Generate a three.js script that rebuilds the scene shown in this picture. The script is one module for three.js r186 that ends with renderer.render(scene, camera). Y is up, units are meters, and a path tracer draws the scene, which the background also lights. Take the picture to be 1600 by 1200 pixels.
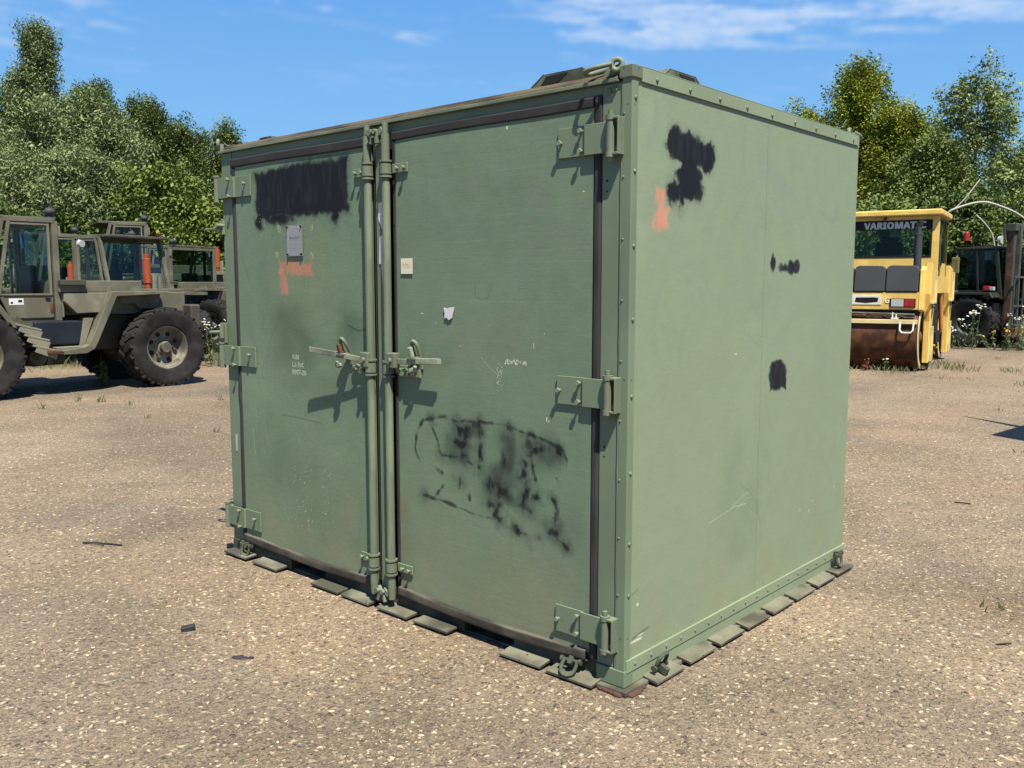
import * as THREE from 'three';
import { RoundedBoxGeometry } from 'three/addons/geometries/RoundedBoxGeometry.js';
import { mergeGeometries } from 'three/addons/utils/BufferGeometryUtils.js';
import { FontLoader } from 'three/addons/loaders/FontLoader.js';
import { TextGeometry } from 'three/addons/geometries/TextGeometry.js';

/* ---------- camera, exposure, sky, sun ---------- */
const scene = new THREE.Scene();
const camera = new THREE.PerspectiveCamera(46.216, 4 / 3, 0.05, 1500);
camera.position.set(1.8987, 1.5703, 2.7643);
camera.rotation.order = 'YXZ';
camera.rotation.set(-0.11028, 0.73046, 0);
const renderer = new THREE.WebGLRenderer({ antialias: true });
renderer.setSize(1024, 768);
renderer.shadowMap.enabled = true;
renderer.toneMapping = THREE.LinearToneMapping;
renderer.toneMappingExposure = 2.1;

const SUN_DIR = new THREE.Vector3(1.22, 2.6, 0.72).normalize();
const SUN_POWER = 5;
const SKY_POWER = 0.69 * 1.5 / 2.1;
const ALBEDO = 0.77;   // the base colours below are written for a darker exposure

function rng(seed) { let a = seed >>> 0; return () => { a = (a + 0x6D2B79F5) | 0; let t = Math.imul(a ^ (a >>> 15), 1 | a); t = (t + Math.imul(t ^ (t >>> 7), 61 | t)) ^ t; return ((t ^ (t >>> 14)) >>> 0) / 4294967296; }; }
const lerp = THREE.MathUtils.lerp, smooth = THREE.MathUtils.smoothstep, clamp = THREE.MathUtils.clamp;
function hash2(x, y, s) { let h = Math.imul(x, 374761393) + Math.imul(y, 668265263) + Math.imul(s, 974634777); h = Math.imul(h ^ (h >>> 13), 1274126177); return ((h ^ (h >>> 16)) >>> 0) / 4294967296; }
function vnoise(x, y, s = 1, px = 0, py = 0) {                  // value noise, periodic when px, py are given
  let x0 = Math.floor(x), y0 = Math.floor(y); const fx = x - x0, fy = y - y0;
  const wx = (v) => (px ? ((v % px) + px) % px : v), wy = (v) => (py ? ((v % py) + py) % py : v);
  const u = fx * fx * (3 - 2 * fx), v = fy * fy * (3 - 2 * fy);
  return lerp(lerp(hash2(wx(x0), wy(y0), s), hash2(wx(x0 + 1), wy(y0), s), u), lerp(hash2(wx(x0), wy(y0 + 1), s), hash2(wx(x0 + 1), wy(y0 + 1), s), u), v);
}
function fbm(x, y, o = 4, s = 1, px = 0, py = 0) { let a = 0.5, r = 0, n = 0; for (let i = 0; i < o; i++) { r += a * vnoise(x, y, s + i * 7, px, py); n += a; a *= 0.5; x *= 2; y *= 2; px *= 2; py *= 2; } return r / n; }

{
  const W = 2048, H = 1024, d = new Float32Array(W * H * 4);
  const mix = (a, b, t) => a.map((v, i) => lerp(v, b[i], t));
  const hor = [0.36, 0.62, 0.90], low = [0.265, 0.56, 0.90], mid = [0.150, 0.392, 0.82], up = [0.060, 0.200, 0.52], zen = [0.035, 0.125, 0.36], below = [0.30, 0.27, 0.22], white = [0.86, 0.92, 1.0];
  for (let j = 0; j < H; j++) {
    const el = ((j + 0.5) / H - 0.5) * 180, ce = Math.cos(el * Math.PI / 180), se = Math.sin(el * Math.PI / 180);
    for (let i = 0; i < W; i++) {
      const az = ((i + 0.5) / W - 0.5) * 360, ar = az * Math.PI / 180;
      let c;
      if (el < 0) c = mix(hor, below, smooth(el, -3, 0) > 0.99 ? 0 : 1 - smooth(el, -3, 0));
      else if (el < 5) c = mix(hor, low, el / 5);
      else if (el < 17) c = mix(low, mid, (el - 5) / 12);
      else if (el < 42) c = mix(mid, up, (el - 17) / 25);
      else c = mix(up, zen, (el - 42) / 48);
      const cs = ce * Math.cos(ar) * SUN_DIR.x + se * SUN_DIR.y + ce * Math.sin(ar) * SUN_DIR.z;
      const halo = Math.pow(Math.max(0, cs), 40) * 0.5 + Math.pow(Math.max(0, cs), 8) * 0.08;
      c = mix(c, white, clamp(halo, 0, 0.75));
      if (el > 0) {
        const wx = az * 0.22 + 1.6 * fbm(az * 0.22, el * 0.5, 3, 51), wy = el * 2.1 + 0.16 * az + 1.5 * fbm(az * 0.3 + 9, el * 0.7, 3, 61);
        let n = fbm(wx, wy, 5, 71), fine = fbm(az * 0.9 + 4 * n, el * 5.2 + az * 0.55, 4, 81), m = 0.10 + 0.24 * smooth(el, 22, 40);
        m = Math.max(m, 1.0 * smooth(az, -136, -122) * (1 - smooth(az, -96, -86)) * smooth(el, 12.2, 15.8));         // wisps high on the right
        m = Math.max(m, 0.42 * smooth(az, -170, -163) * (1 - smooth(az, -157, -147)) * smooth(el, 11.3, 13.5) * (1 - smooth(el, 17, 21)));  // and a thinner patch on the left
        m = Math.max(m, 0.85 * Math.exp(-Math.pow((el - 14.6 - 0.05 * (az + 139)) / 0.33, 2)) * smooth(az, -144, -140) * (1 - smooth(az, -136.6, -134)));
        m = Math.max(m, 0.6 * Math.exp(-Math.pow((el - 16.1 + 0.06 * (az + 144)) / 0.4, 2)) * smooth(az, -152, -146) * (1 - smooth(az, -143, -140)));
        const k = clamp(smooth(n + 0.25 * (fine - 0.5) + 0.34 * m, 0.56, 0.92), 0, 1) * Math.min(1, m * 1.25) * (0.25 + 1.1 * fine);
        c = mix(c, white, clamp(k * 0.5, 0, 0.5));
      }
      const o = (j * W + i) * 4; d[o] = c[0] * SKY_POWER; d[o + 1] = c[1] * SKY_POWER; d[o + 2] = c[2] * SKY_POWER; d[o + 3] = 1;
    }
  }
  const t = new THREE.DataTexture(d, W, H, THREE.RGBAFormat, THREE.FloatType);
  t.mapping = THREE.EquirectangularReflectionMapping; t.magFilter = THREE.LinearFilter; t.minFilter = THREE.LinearFilter; t.needsUpdate = true;
  scene.background = t; scene.environment = t;
}
const sun = new THREE.DirectionalLight(new THREE.Color().setRGB(1.0, 0.935, 0.80), SUN_POWER);
sun.position.copy(SUN_DIR).multiplyScalar(60); sun.castShadow = true;
Object.assign(sun.shadow.camera, { left: -45, right: 30, top: 40, bottom: -30, near: 1, far: 160 }); sun.shadow.mapSize.set(4096, 4096);
scene.add(sun); scene.add(sun.target);

/* ---------- helpers ---------- */
const counts = new Map();
function numbered(name) { const n = counts.get(name) ?? 0; counts.set(name, n + 1); return n ? name + '_' + String(n).padStart(3, '0') : name; }
function thing(name, label, category, pos = [0, 0, 0], turn = 0, group) {
  const o = new THREE.Group(); o.name = numbered(name); o.position.set(...pos); o.rotation.y = turn; scene.add(o);
  o.userData = { label, category }; if (group) o.userData.group = group; return o;
}
function copyThing(src, name, label, pos, turn) { const c = src.clone(); c.name = numbered(name); c.userData = { ...src.userData, label }; c.position.set(...pos); c.rotation.y = turn; scene.add(c); return c; }
function boxUV(g) {
  const p = g.attributes.position, n = g.attributes.normal, uv = new Float32Array(p.count * 2);
  for (let i = 0; i < p.count; i++) {
    const ax = Math.abs(n.getX(i)), ay = Math.abs(n.getY(i)), az = Math.abs(n.getZ(i));
    if (ax >= ay && ax >= az) { uv[2 * i] = p.getZ(i); uv[2 * i + 1] = p.getY(i); } else if (ay >= az) { uv[2 * i] = p.getX(i); uv[2 * i + 1] = p.getZ(i); } else { uv[2 * i] = p.getX(i); uv[2 * i + 1] = p.getY(i); }
  }
  g.setAttribute('uv', new THREE.BufferAttribute(uv, 2)); return g;
}
function join(gs, keepUV) {
  gs = [].concat(gs).map((g) => { let q = g.index ? g.toNonIndexed() : g; for (const k of Object.keys(q.attributes)) if (!['position', 'normal', 'uv'].includes(k)) q.deleteAttribute(k); if (!q.attributes.uv) q.setAttribute('uv', new THREE.BufferAttribute(new Float32Array(q.attributes.position.count * 2), 2)); q.morphAttributes = {}; return q; });
  const g = gs.length > 1 ? mergeGeometries(gs) : gs[0]; return keepUV ? g : boxUV(g);
}
function part(name, gs, material, parent, keepUV) {
  const m = new THREE.Mesh(join(gs, keepUV), material); m.name = name; m.castShadow = m.receiveShadow = true; parent.add(m); return m;
}
const sub = (name, parent) => { const g = new THREE.Group(); g.name = name; parent.add(g); return g; };
const stuff = (m) => { m.userData.kind = 'stuff'; return m; };
function box(w, h, d, x = 0, y = 0, z = 0, r = 0.003, rot) {
  const g = new RoundedBoxGeometry(w, h, d, 1, Math.min(r, w / 2.01, h / 2.01, d / 2.01)); if (rot) g.applyMatrix4(new THREE.Matrix4().makeRotationFromEuler(new THREE.Euler(...rot))); return g.translate(x, y, z);
}
const bx = (x0, x1, y0, y1, z0, z1, r = 0.003) => box(x1 - x0, y1 - y0, z1 - z0, (x0 + x1) / 2, (y0 + y1) / 2, (z0 + z1) / 2, r);
function cyl(r, h, x, y, z, axis = 'y', r2 = r, seg = 14) { const g = new THREE.CylinderGeometry(r2, r, h, seg); if (axis === 'x') g.rotateZ(-Math.PI / 2); if (axis === 'z') g.rotateX(Math.PI / 2); return g.translate(x, y, z); }
const V = (a) => new THREE.Vector3(...a);
function tube(pts, r, seg = 24, rad = 7, closed = false, tension = 0.5) { return new THREE.TubeGeometry(new THREE.CatmullRomCurve3(pts.map(V), closed, 'catmullrom', tension), seg, r, rad, closed); }
function bar(a, b, r, r2 = r, seg = 8) { const A = V(a), B = V(b), d = B.clone().sub(A), g = new THREE.CylinderGeometry(r2, r, d.length(), seg); g.applyQuaternion(new THREE.Quaternion().setFromUnitVectors(new THREE.Vector3(0, 1, 0), d.clone().normalize())); return g.translate(...A.add(B).multiplyScalar(0.5).toArray()); }
function beam(a, b, w, h, roll = 0, r = 0.003) {               // square bar from a to b
  const A = V(a), B = V(b), d = B.clone().sub(A), g = box(w, h, d.length(), 0, 0, 0, r); g.rotateZ(roll);
  const m = new THREE.Matrix4().lookAt(B, A, Math.abs(d.y) > 0.99 * d.length() ? new THREE.Vector3(0, 0, 1) : new THREE.Vector3(0, 1, 0)); g.applyMatrix4(m); return g.translate(...A.add(B).multiplyScalar(0.5).toArray());
}
function prism(pts, z0, z1, bevel = 0.004) {                    // outline in x-y, thickness along z
  const s = new THREE.Shape(pts.map((p) => new THREE.Vector2(...p))), b = Math.min(bevel, (z1 - z0) / 3);
  return new THREE.ExtrudeGeometry(s, { depth: z1 - z0 - 2 * b, bevelEnabled: b > 0, bevelThickness: b, bevelSize: b, bevelOffset: -b, bevelSegments: 1, steps: 1 }).translate(0, 0, z0 + b);
}
function prismX(pts, x0, x1, bevel = 0.004) { return prism(pts, x0, x1, bevel).applyMatrix4(new THREE.Matrix4().set(0, 0, 1, 0, 0, 1, 0, 0, -1, 0, 0, 0, 0, 0, 0, 1)); }   // outline in (-z, y)
const rgb = (r, g, b) => new THREE.Color().setRGB(r, g, b);
const cv = (w, h) => { const c = document.createElement('canvas'); c.width = w; c.height = h; return c; };
const canvasTex = (c) => { const t = new THREE.CanvasTexture(c); t.colorSpace = THREE.SRGBColorSpace; t.anisotropy = 8; return t; };

/* ---------- materials ---------- */
function noiseTile(size, cells, lo, hi, seed, specks = 0) {     // grey tile that weathers a colour, repeats every metre
  const d = new Uint8Array(size * size * 4), R = rng(seed);
  for (let y = 0; y < size; y++) for (let x = 0; x < size; x++) {
    const n = fbm(x / size * cells, y / size * cells, 5, seed, cells, cells), f = vnoise(x / size * 128, y / size * 128, seed + 3, 128, 128);
    let v = lerp(lo, hi, smooth(n, 0.25, 0.75)) + 0.035 * (f - 0.5);
    const o = (y * size + x) * 4; d[o] = d[o + 1] = d[o + 2] = clamp(v, 0, 1) * 255; d[o + 3] = 255;
  }
  for (let k = 0; k < specks; k++) { const cx = R() * size, cy = R() * size, r = 0.8 + R() * 2, b = R() < 0.55 ? 0.62 : 1; for (let y = -3; y <= 3; y++) for (let x = -3; x <= 3; x++) if (x * x + y * y < r * r) { const o = ((((cy + y) | 0) + size) % size * size + (((cx + x) | 0) + size) % size) * 4; d[o] = d[o + 1] = d[o + 2] = d[o] * b + (b === 1 ? 20 : 0); } }
  const t = new THREE.DataTexture(d, size, size); t.wrapS = t.wrapT = THREE.RepeatWrapping; t.magFilter = THREE.LinearFilter; t.minFilter = THREE.LinearMipmapLinearFilter; t.generateMipmaps = true; t.colorSpace = THREE.NoColorSpace; t.needsUpdate = true; return t;
}
const WEAR = noiseTile(512, 5, 0.66, 1.0, 11, 120), WEAR_SOFT = noiseTile(512, 4, 0.86, 1.0, 23, 30), WEAR_HARD = noiseTile(512, 7, 0.35, 1.0, 37, 300);
const WEAR_GRIME = noiseTile(512, 6, 0.80, 1.0, 53, 420);
const mat = (c, roughness = 0.6, o = {}) => new THREE.MeshPhysicalMaterial({ color: rgb(...c).multiplyScalar(ALBEDO), roughness, map: WEAR, specularIntensity: 0.5, ...o });
const GREEN = [0.166, 0.231, 0.151], GREEN_SUNLIT = [0.236, 0.293, 0.187];  // second green is the first brightened and warmed, sunlight put in the colour
const M = {
  green: mat([0.175, 0.230, 0.150], 0.55, { map: WEAR_SOFT, bumpMap: WEAR_SOFT, bumpScale: 0.001 }),
  greenHard: mat([0.212, 0.254, 0.172], 0.55, { map: WEAR }),
  greenSunlit: mat(GREEN_SUNLIT.map((v) => v * 1.04), 0.55, { map: WEAR_SOFT, bumpMap: WEAR_SOFT, bumpScale: 0.001 }),
  greenDirty: mat([0.17, 0.19, 0.13], 0.8, { map: WEAR_HARD }),
  sill: mat([0.10, 0.098, 0.07], 0.85, { map: WEAR_HARD }),
  plate: mat([0.20, 0.195, 0.14], 0.8, { map: WEAR_HARD }),
  rubber: mat([0.048, 0.045, 0.045], 0.8, { map: WEAR }),
  rubberDusty: mat([0.125, 0.112, 0.09], 0.9, { map: WEAR_HARD }),
  rubberBrown: mat([0.075, 0.062, 0.055], 0.75),
  rustTop: mat([0.115, 0.092, 0.058], 0.9, { map: WEAR_HARD }),
  steel: mat([0.33, 0.365, 0.27], 0.5, { map: WEAR_HARD }),
  rust: mat([0.17, 0.075, 0.045], 0.85, { map: WEAR_HARD }),
  dark: mat([0.02, 0.02, 0.018], 0.8),
  black: mat([0.012, 0.012, 0.013], 0.55),
  paper: mat([0.72, 0.72, 0.74], 0.8, { map: WEAR_SOFT }),
  olive: mat([0.176, 0.168, 0.122], 0.55),
  oliveLight: mat([0.235, 0.226, 0.168], 0.55),
  oliveDark: mat([0.095, 0.092, 0.068], 0.6),
  navy: mat([0.018, 0.024, 0.036], 0.4),
  tyre: mat([0.026, 0.026, 0.027], 0.8, { map: WEAR_HARD }),
  tyreDusty: mat([0.031, 0.030, 0.030], 0.88, { map: WEAR_HARD }),
  rim: mat([0.26, 0.235, 0.18], 0.6, { map: WEAR_HARD }),
  orangeRust: mat([0.33, 0.07, 0.028], 0.7),
  red: mat([0.42, 0.03, 0.025], 0.4),
  yellow: mat([0.88, 0.60, 0.165], 0.42, { map: WEAR_GRIME }),
  yellowPale: mat([0.80, 0.68, 0.34], 0.5, { map: WEAR }),
  drum: mat([0.15, 0.062, 0.028], 0.6, { map: WEAR_HARD, metalness: 0.15 }),
  brown: mat([0.22, 0.10, 0.04], 0.8, { map: WEAR_HARD }),
  grille: mat([0.05, 0.056, 0.06], 0.6, { map: WEAR_SOFT }),
  whitePaint: mat([0.75, 0.74, 0.68], 0.5, { map: WEAR_SOFT }),
  forkGreen: mat([0.035, 0.04, 0.03], 0.45),
  forkGrey: mat([0.085, 0.088, 0.075], 0.6),
  lens: mat([0.42, 0.44, 0.45], 0.15, { map: null }),
  blueCloth: mat([0.02, 0.15, 0.45], 0.8), tealCloth: mat([0.02, 0.42, 0.30], 0.7),
  bark: mat([0.11, 0.095, 0.075], 0.95, { map: WEAR_HARD }), birch: mat([0.5, 0.48, 0.43], 0.85, { map: WEAR }),
  twig: mat([0.045, 0.037, 0.028], 0.9), stem: mat([0.12, 0.16, 0.05], 0.85, { map: null }),
  slate: mat([0.035, 0.038, 0.042], 0.7),
};
const glass = (c, r = 0.04) => new THREE.MeshPhysicalMaterial({ color: rgb(...c), roughness: r, transmission: 1, thickness: 0, ior: 1.5, specularIntensity: 0.3 });
M.glass = glass([0.95, 0.97, 0.96]); M.glassDark = glass([0.5, 0.62, 0.58]);

/* ---------- ground ---------- */
const groundTex = (() => {
  const S = 2048, col = new Uint8Array(S * S * 4), hgt = new Uint8Array(S * S * 4), R = rng(5), f = new Float32Array(S * S * 4);
  for (let y = 0; y < S; y++) for (let x = 0; x < S; x++) {
    const u = x / S, v = y / S, a = fbm(u * 6, v * 6, 4, 3, 6, 6), b = vnoise(u * 420, v * 420, 9, 420, 420), c = vnoise(u * 170, v * 170, 15, 170, 170), o = (y * S + x) * 4;
    const g = 0.62 + 0.42 * a + 0.55 * (b - 0.5) + 0.34 * (c - 0.5);
    f[o] = 0.240 * g; f[o + 1] = 0.184 * g * lerp(0.98, 1.03, c); f[o + 2] = 0.126 * g * lerp(0.94, 1.06, a); f[o + 3] = 0.25 + 0.2 * b + 0.12 * c;
  }
  const tones = [[0.54, 0.44, 0.31], [0.45, 0.355, 0.245], [0.36, 0.28, 0.195], [0.32, 0.245, 0.17], [0.29, 0.222, 0.155], [0.24, 0.185, 0.135], [0.20, 0.155, 0.112], [0.17, 0.132, 0.097], [0.085, 0.068, 0.055], [0.29, 0.19, 0.132]];
  for (let k = 0; k < 36000; k++) {
    const big = Math.pow(R(), 4.2), r = 1.8 + 8.5 * big, e = 0.42 + R() * 0.5, th = R() * Math.PI, cx = R() * S, cy = R() * S, t = tones[(Math.pow(R(), 1.05) * tones.length) | 0], br = 0.75 + 0.45 * R(), cs = Math.cos(th), sn = Math.sin(th), ir = Math.ceil(r), bump = 0.35 + R() * 0.4, ph = R() * 6;
    for (let y = -ir; y <= ir; y++) for (let x = -ir; x <= ir; x++) {
      const p = (x * cs + y * sn) / r, q = (-x * sn + y * cs) / (r * e), an = Math.atan2(q, p), rr = (p * p + q * q) * (1 + 0.28 * Math.sin(3 * an + ph) + 0.14 * Math.sin(5 * an + 2 * ph)); if (rr > 1) continue;
      const o = (((((cy + y) | 0) % S + S) % S) * S + ((((cx + x) | 0) % S + S) % S)) * 4, w = rr > 0.75 ? 0.6 : 0.95;
      for (let c = 0; c < 3; c++) f[o + c] = lerp(f[o + c], t[c] * br, w);
      f[o + 3] = Math.max(f[o + 3], 0.4 + bump * Math.sqrt(1 - rr));
    }
  }
  for (let i = 0; i < S * S; i++) {
    for (let c = 0; c < 3; c++) { const v = clamp(f[i * 4 + c], 0, 1); col[i * 4 + c] = 255 * (v < 0.0031308 ? v * 12.92 : 1.055 * Math.pow(v, 1 / 2.4) - 0.055); }
    col[i * 4 + 3] = 255; hgt[i * 4] = hgt[i * 4 + 1] = hgt[i * 4 + 2] = clamp(f[i * 4 + 3], 0, 1) * 255; hgt[i * 4 + 3] = 255;
  }
  return [col, hgt].map((d, k) => { const t = new THREE.DataTexture(d, S, S); t.wrapS = t.wrapT = THREE.RepeatWrapping; t.magFilter = THREE.LinearFilter; t.minFilter = THREE.LinearMipmapLinearFilter; t.generateMipmaps = true; t.anisotropy = 8; if (!k) t.colorSpace = THREE.SRGBColorSpace; t.needsUpdate = true; return t; });
})();
const grassy = (x, z) => { const d = Math.hypot(x - 1.9, z - 2.76), a = Math.atan2(z - 2.76, x - 1.9) * 180 / Math.PI, edge = a < -135 ? 18.5 : 24.5; return smooth(d + 2.2 * (fbm(x * 0.5, z * 0.5, 3, 91) - 0.5), edge - 0.8, edge + 2.5); };
{
  const N = 300, pos = [], col = [], uv = [], idx = [], cx = -1.5, cz = -1.0, at = (t) => Math.sinh(t * 5.6) * 2.6;   // fine near the container, out to about 350 m
  for (let j = 0; j <= N; j++) for (let i = 0; i <= N; i++) {
    const x = cx + at(i / N * 2 - 1), z = cz + at(j / N * 2 - 1), far = Math.hypot(x - cx, z - cz);
    const p = fbm(x * 0.42 + 3, z * 0.42, 4, 131), q = fbm(x * 1.6, z * 1.6, 4, 141), w = fbm(x * 0.17 + 20, z * 0.23, 3, 151);
    const sand = smooth(p + 0.4 * (q - 0.5), 0.53, 0.68), dark = smooth(w + 0.3 * (q - 0.5), 0.55, 0.7), red = smooth(fbm(x * 0.7 + 40, z * 0.7, 3, 161), 0.6, 0.75);
    const cam = Math.hypot(x - 1.9, z - 2.76), dusty = clamp(smooth(p + 0.35 * (q - 0.5) + 0.13 * smooth(cam, 3.6, 7.5) - 0.06, 0.46, 0.66), 0, 1); let k = 0.84 + 0.19 * dusty + 0.06 * sand - 0.10 * dark + 0.16 * (q - 0.5), c = [k, k * lerp(1, 0.985, sand), k * lerp(1, 0.94, sand)];
    const ruts = [[-4, -9, 15.2], [-4, -9, 17.0], [9, 9, 13.4], [9, 9, 15.1], [-14, 8, 11.0], [-14, 8, 12.7]].reduce((a, [px, pz, rr]) => a + Math.exp(-Math.pow((Math.hypot(x - px, z - pz) - rr + 0.5 * (p - 0.5)) / 0.14, 2)) * smooth(fbm(x * 0.5 + rr, z * 0.5, 2, 191), 0.40, 0.6), 0); k += 0.10 * Math.min(1, ruts) + 0.22 * (fbm(x * 0.28 + 0.5 * z, z * 0.9 - 0.3 * x, 3, 201) - 0.5); c = [k * lerp(0.985, 1.01, dusty), k * lerp(1, 0.985, dusty), k * lerp(1.0, 0.94, dusty)];
    const hole = Math.exp(-(Math.pow((x - 1.02) / 0.42, 2) + Math.pow((z + 2.05) / 0.26, 2))); c = c.map((v, n) => v * lerp(1, [0.78, 0.70, 0.58][n], hole));   // bare sandy patch on the right
    c[1] *= lerp(1, 0.95, red); c[2] *= lerp(1, 0.9, red);
    const g = grassy(x, z); c = c.map((v, n) => lerp(v, [0.30, 0.42, 0.26][n] * (0.7 + 0.6 * q), g));
    const roll = far > 6 ? 0.03 * (fbm(x * 0.3, z * 0.3, 3, 171) - 0.5) * smooth(far, 6, 14) : 0;
    pos.push(x, roll - 0.3 * smooth(g, 0.5, 1) * 0, z); col.push(...c.map((v) => v * ALBEDO)); uv.push(x / 2.7, z / 2.7);
    if (i < N && j < N) { const a = j * (N + 1) + i; idx.push(a, a + N + 1, a + 1, a + 1, a + N + 1, a + N + 2); }
  }
  const g = new THREE.BufferGeometry(); g.setAttribute('position', new THREE.Float32BufferAttribute(pos, 3)); g.setAttribute('color', new THREE.Float32BufferAttribute(col, 3)); g.setAttribute('uv', new THREE.Float32BufferAttribute(uv, 2)); g.setIndex(idx); g.computeVertexNormals();
  const m = new THREE.Mesh(g, new THREE.MeshStandardMaterial({ map: groundTex[0], bumpMap: groundTex[1], bumpScale: 0.012, roughness: 0.95, vertexColors: true }));
  m.name = 'ground'; m.receiveShadow = true; m.userData = { kind: 'structure', label: 'worn beige gravel and asphalt yard', category: 'ground' }; scene.add(m);
}
{ // loose stones on the yard
  const R = rng(77), n = 62000, g = new THREE.IcosahedronGeometry(1, 0), im = new THREE.InstancedMesh(g, new THREE.MeshStandardMaterial({ color: 0xffffff, roughness: 0.9, flatShading: true }), n), o = new THREE.Object3D(), c = new THREE.Color();
  const tones = [[0.55, 0.455, 0.32], [0.46, 0.37, 0.255], [0.37, 0.29, 0.20], [0.34, 0.26, 0.178], [0.29, 0.222, 0.155], [0.24, 0.184, 0.132], [0.17, 0.13, 0.095], [0.08, 0.066, 0.052]];
  let k = 0;
  while (k < n) {
    const d = 1.5 + 17 * Math.pow(R(), 1.45), a = 0.7305 + (R() - 0.5) * 1.35, x = 1.9 - Math.sin(a) * d, z = 2.76 - Math.cos(a) * d;
    if (x > -2.9 && x < 0.12 && z > -2.25 && z < 0.12) continue;
    const s = 0.0018 + 0.0062 * Math.pow(R(), 2.8);
    o.position.set(x, s * 0.1, z); o.rotation.set((R() - 0.5) * 0.5, R() * 6.28, (R() - 0.5) * 0.5); o.scale.set(s * (1 + R() * 0.9), s * (0.4 + 0.35 * R()), s); o.updateMatrix(); im.setMatrixAt(k, o.matrix);
    const t = tones[(Math.pow(R(), 0.95) * tones.length) | 0], b = 0.8 + 0.35 * R(); im.setColorAt(k, c.setRGB(t[0] * b * ALBEDO, t[1] * b * ALBEDO, t[2] * b * ALBEDO)); k++;
  }
  im.name = 'gravel'; im.userData = { kind: 'stuff', label: 'pale and grey loose stones strewn over the yard', category: 'gravel' }; im.castShadow = im.receiveShadow = true; scene.add(im);
}

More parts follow.
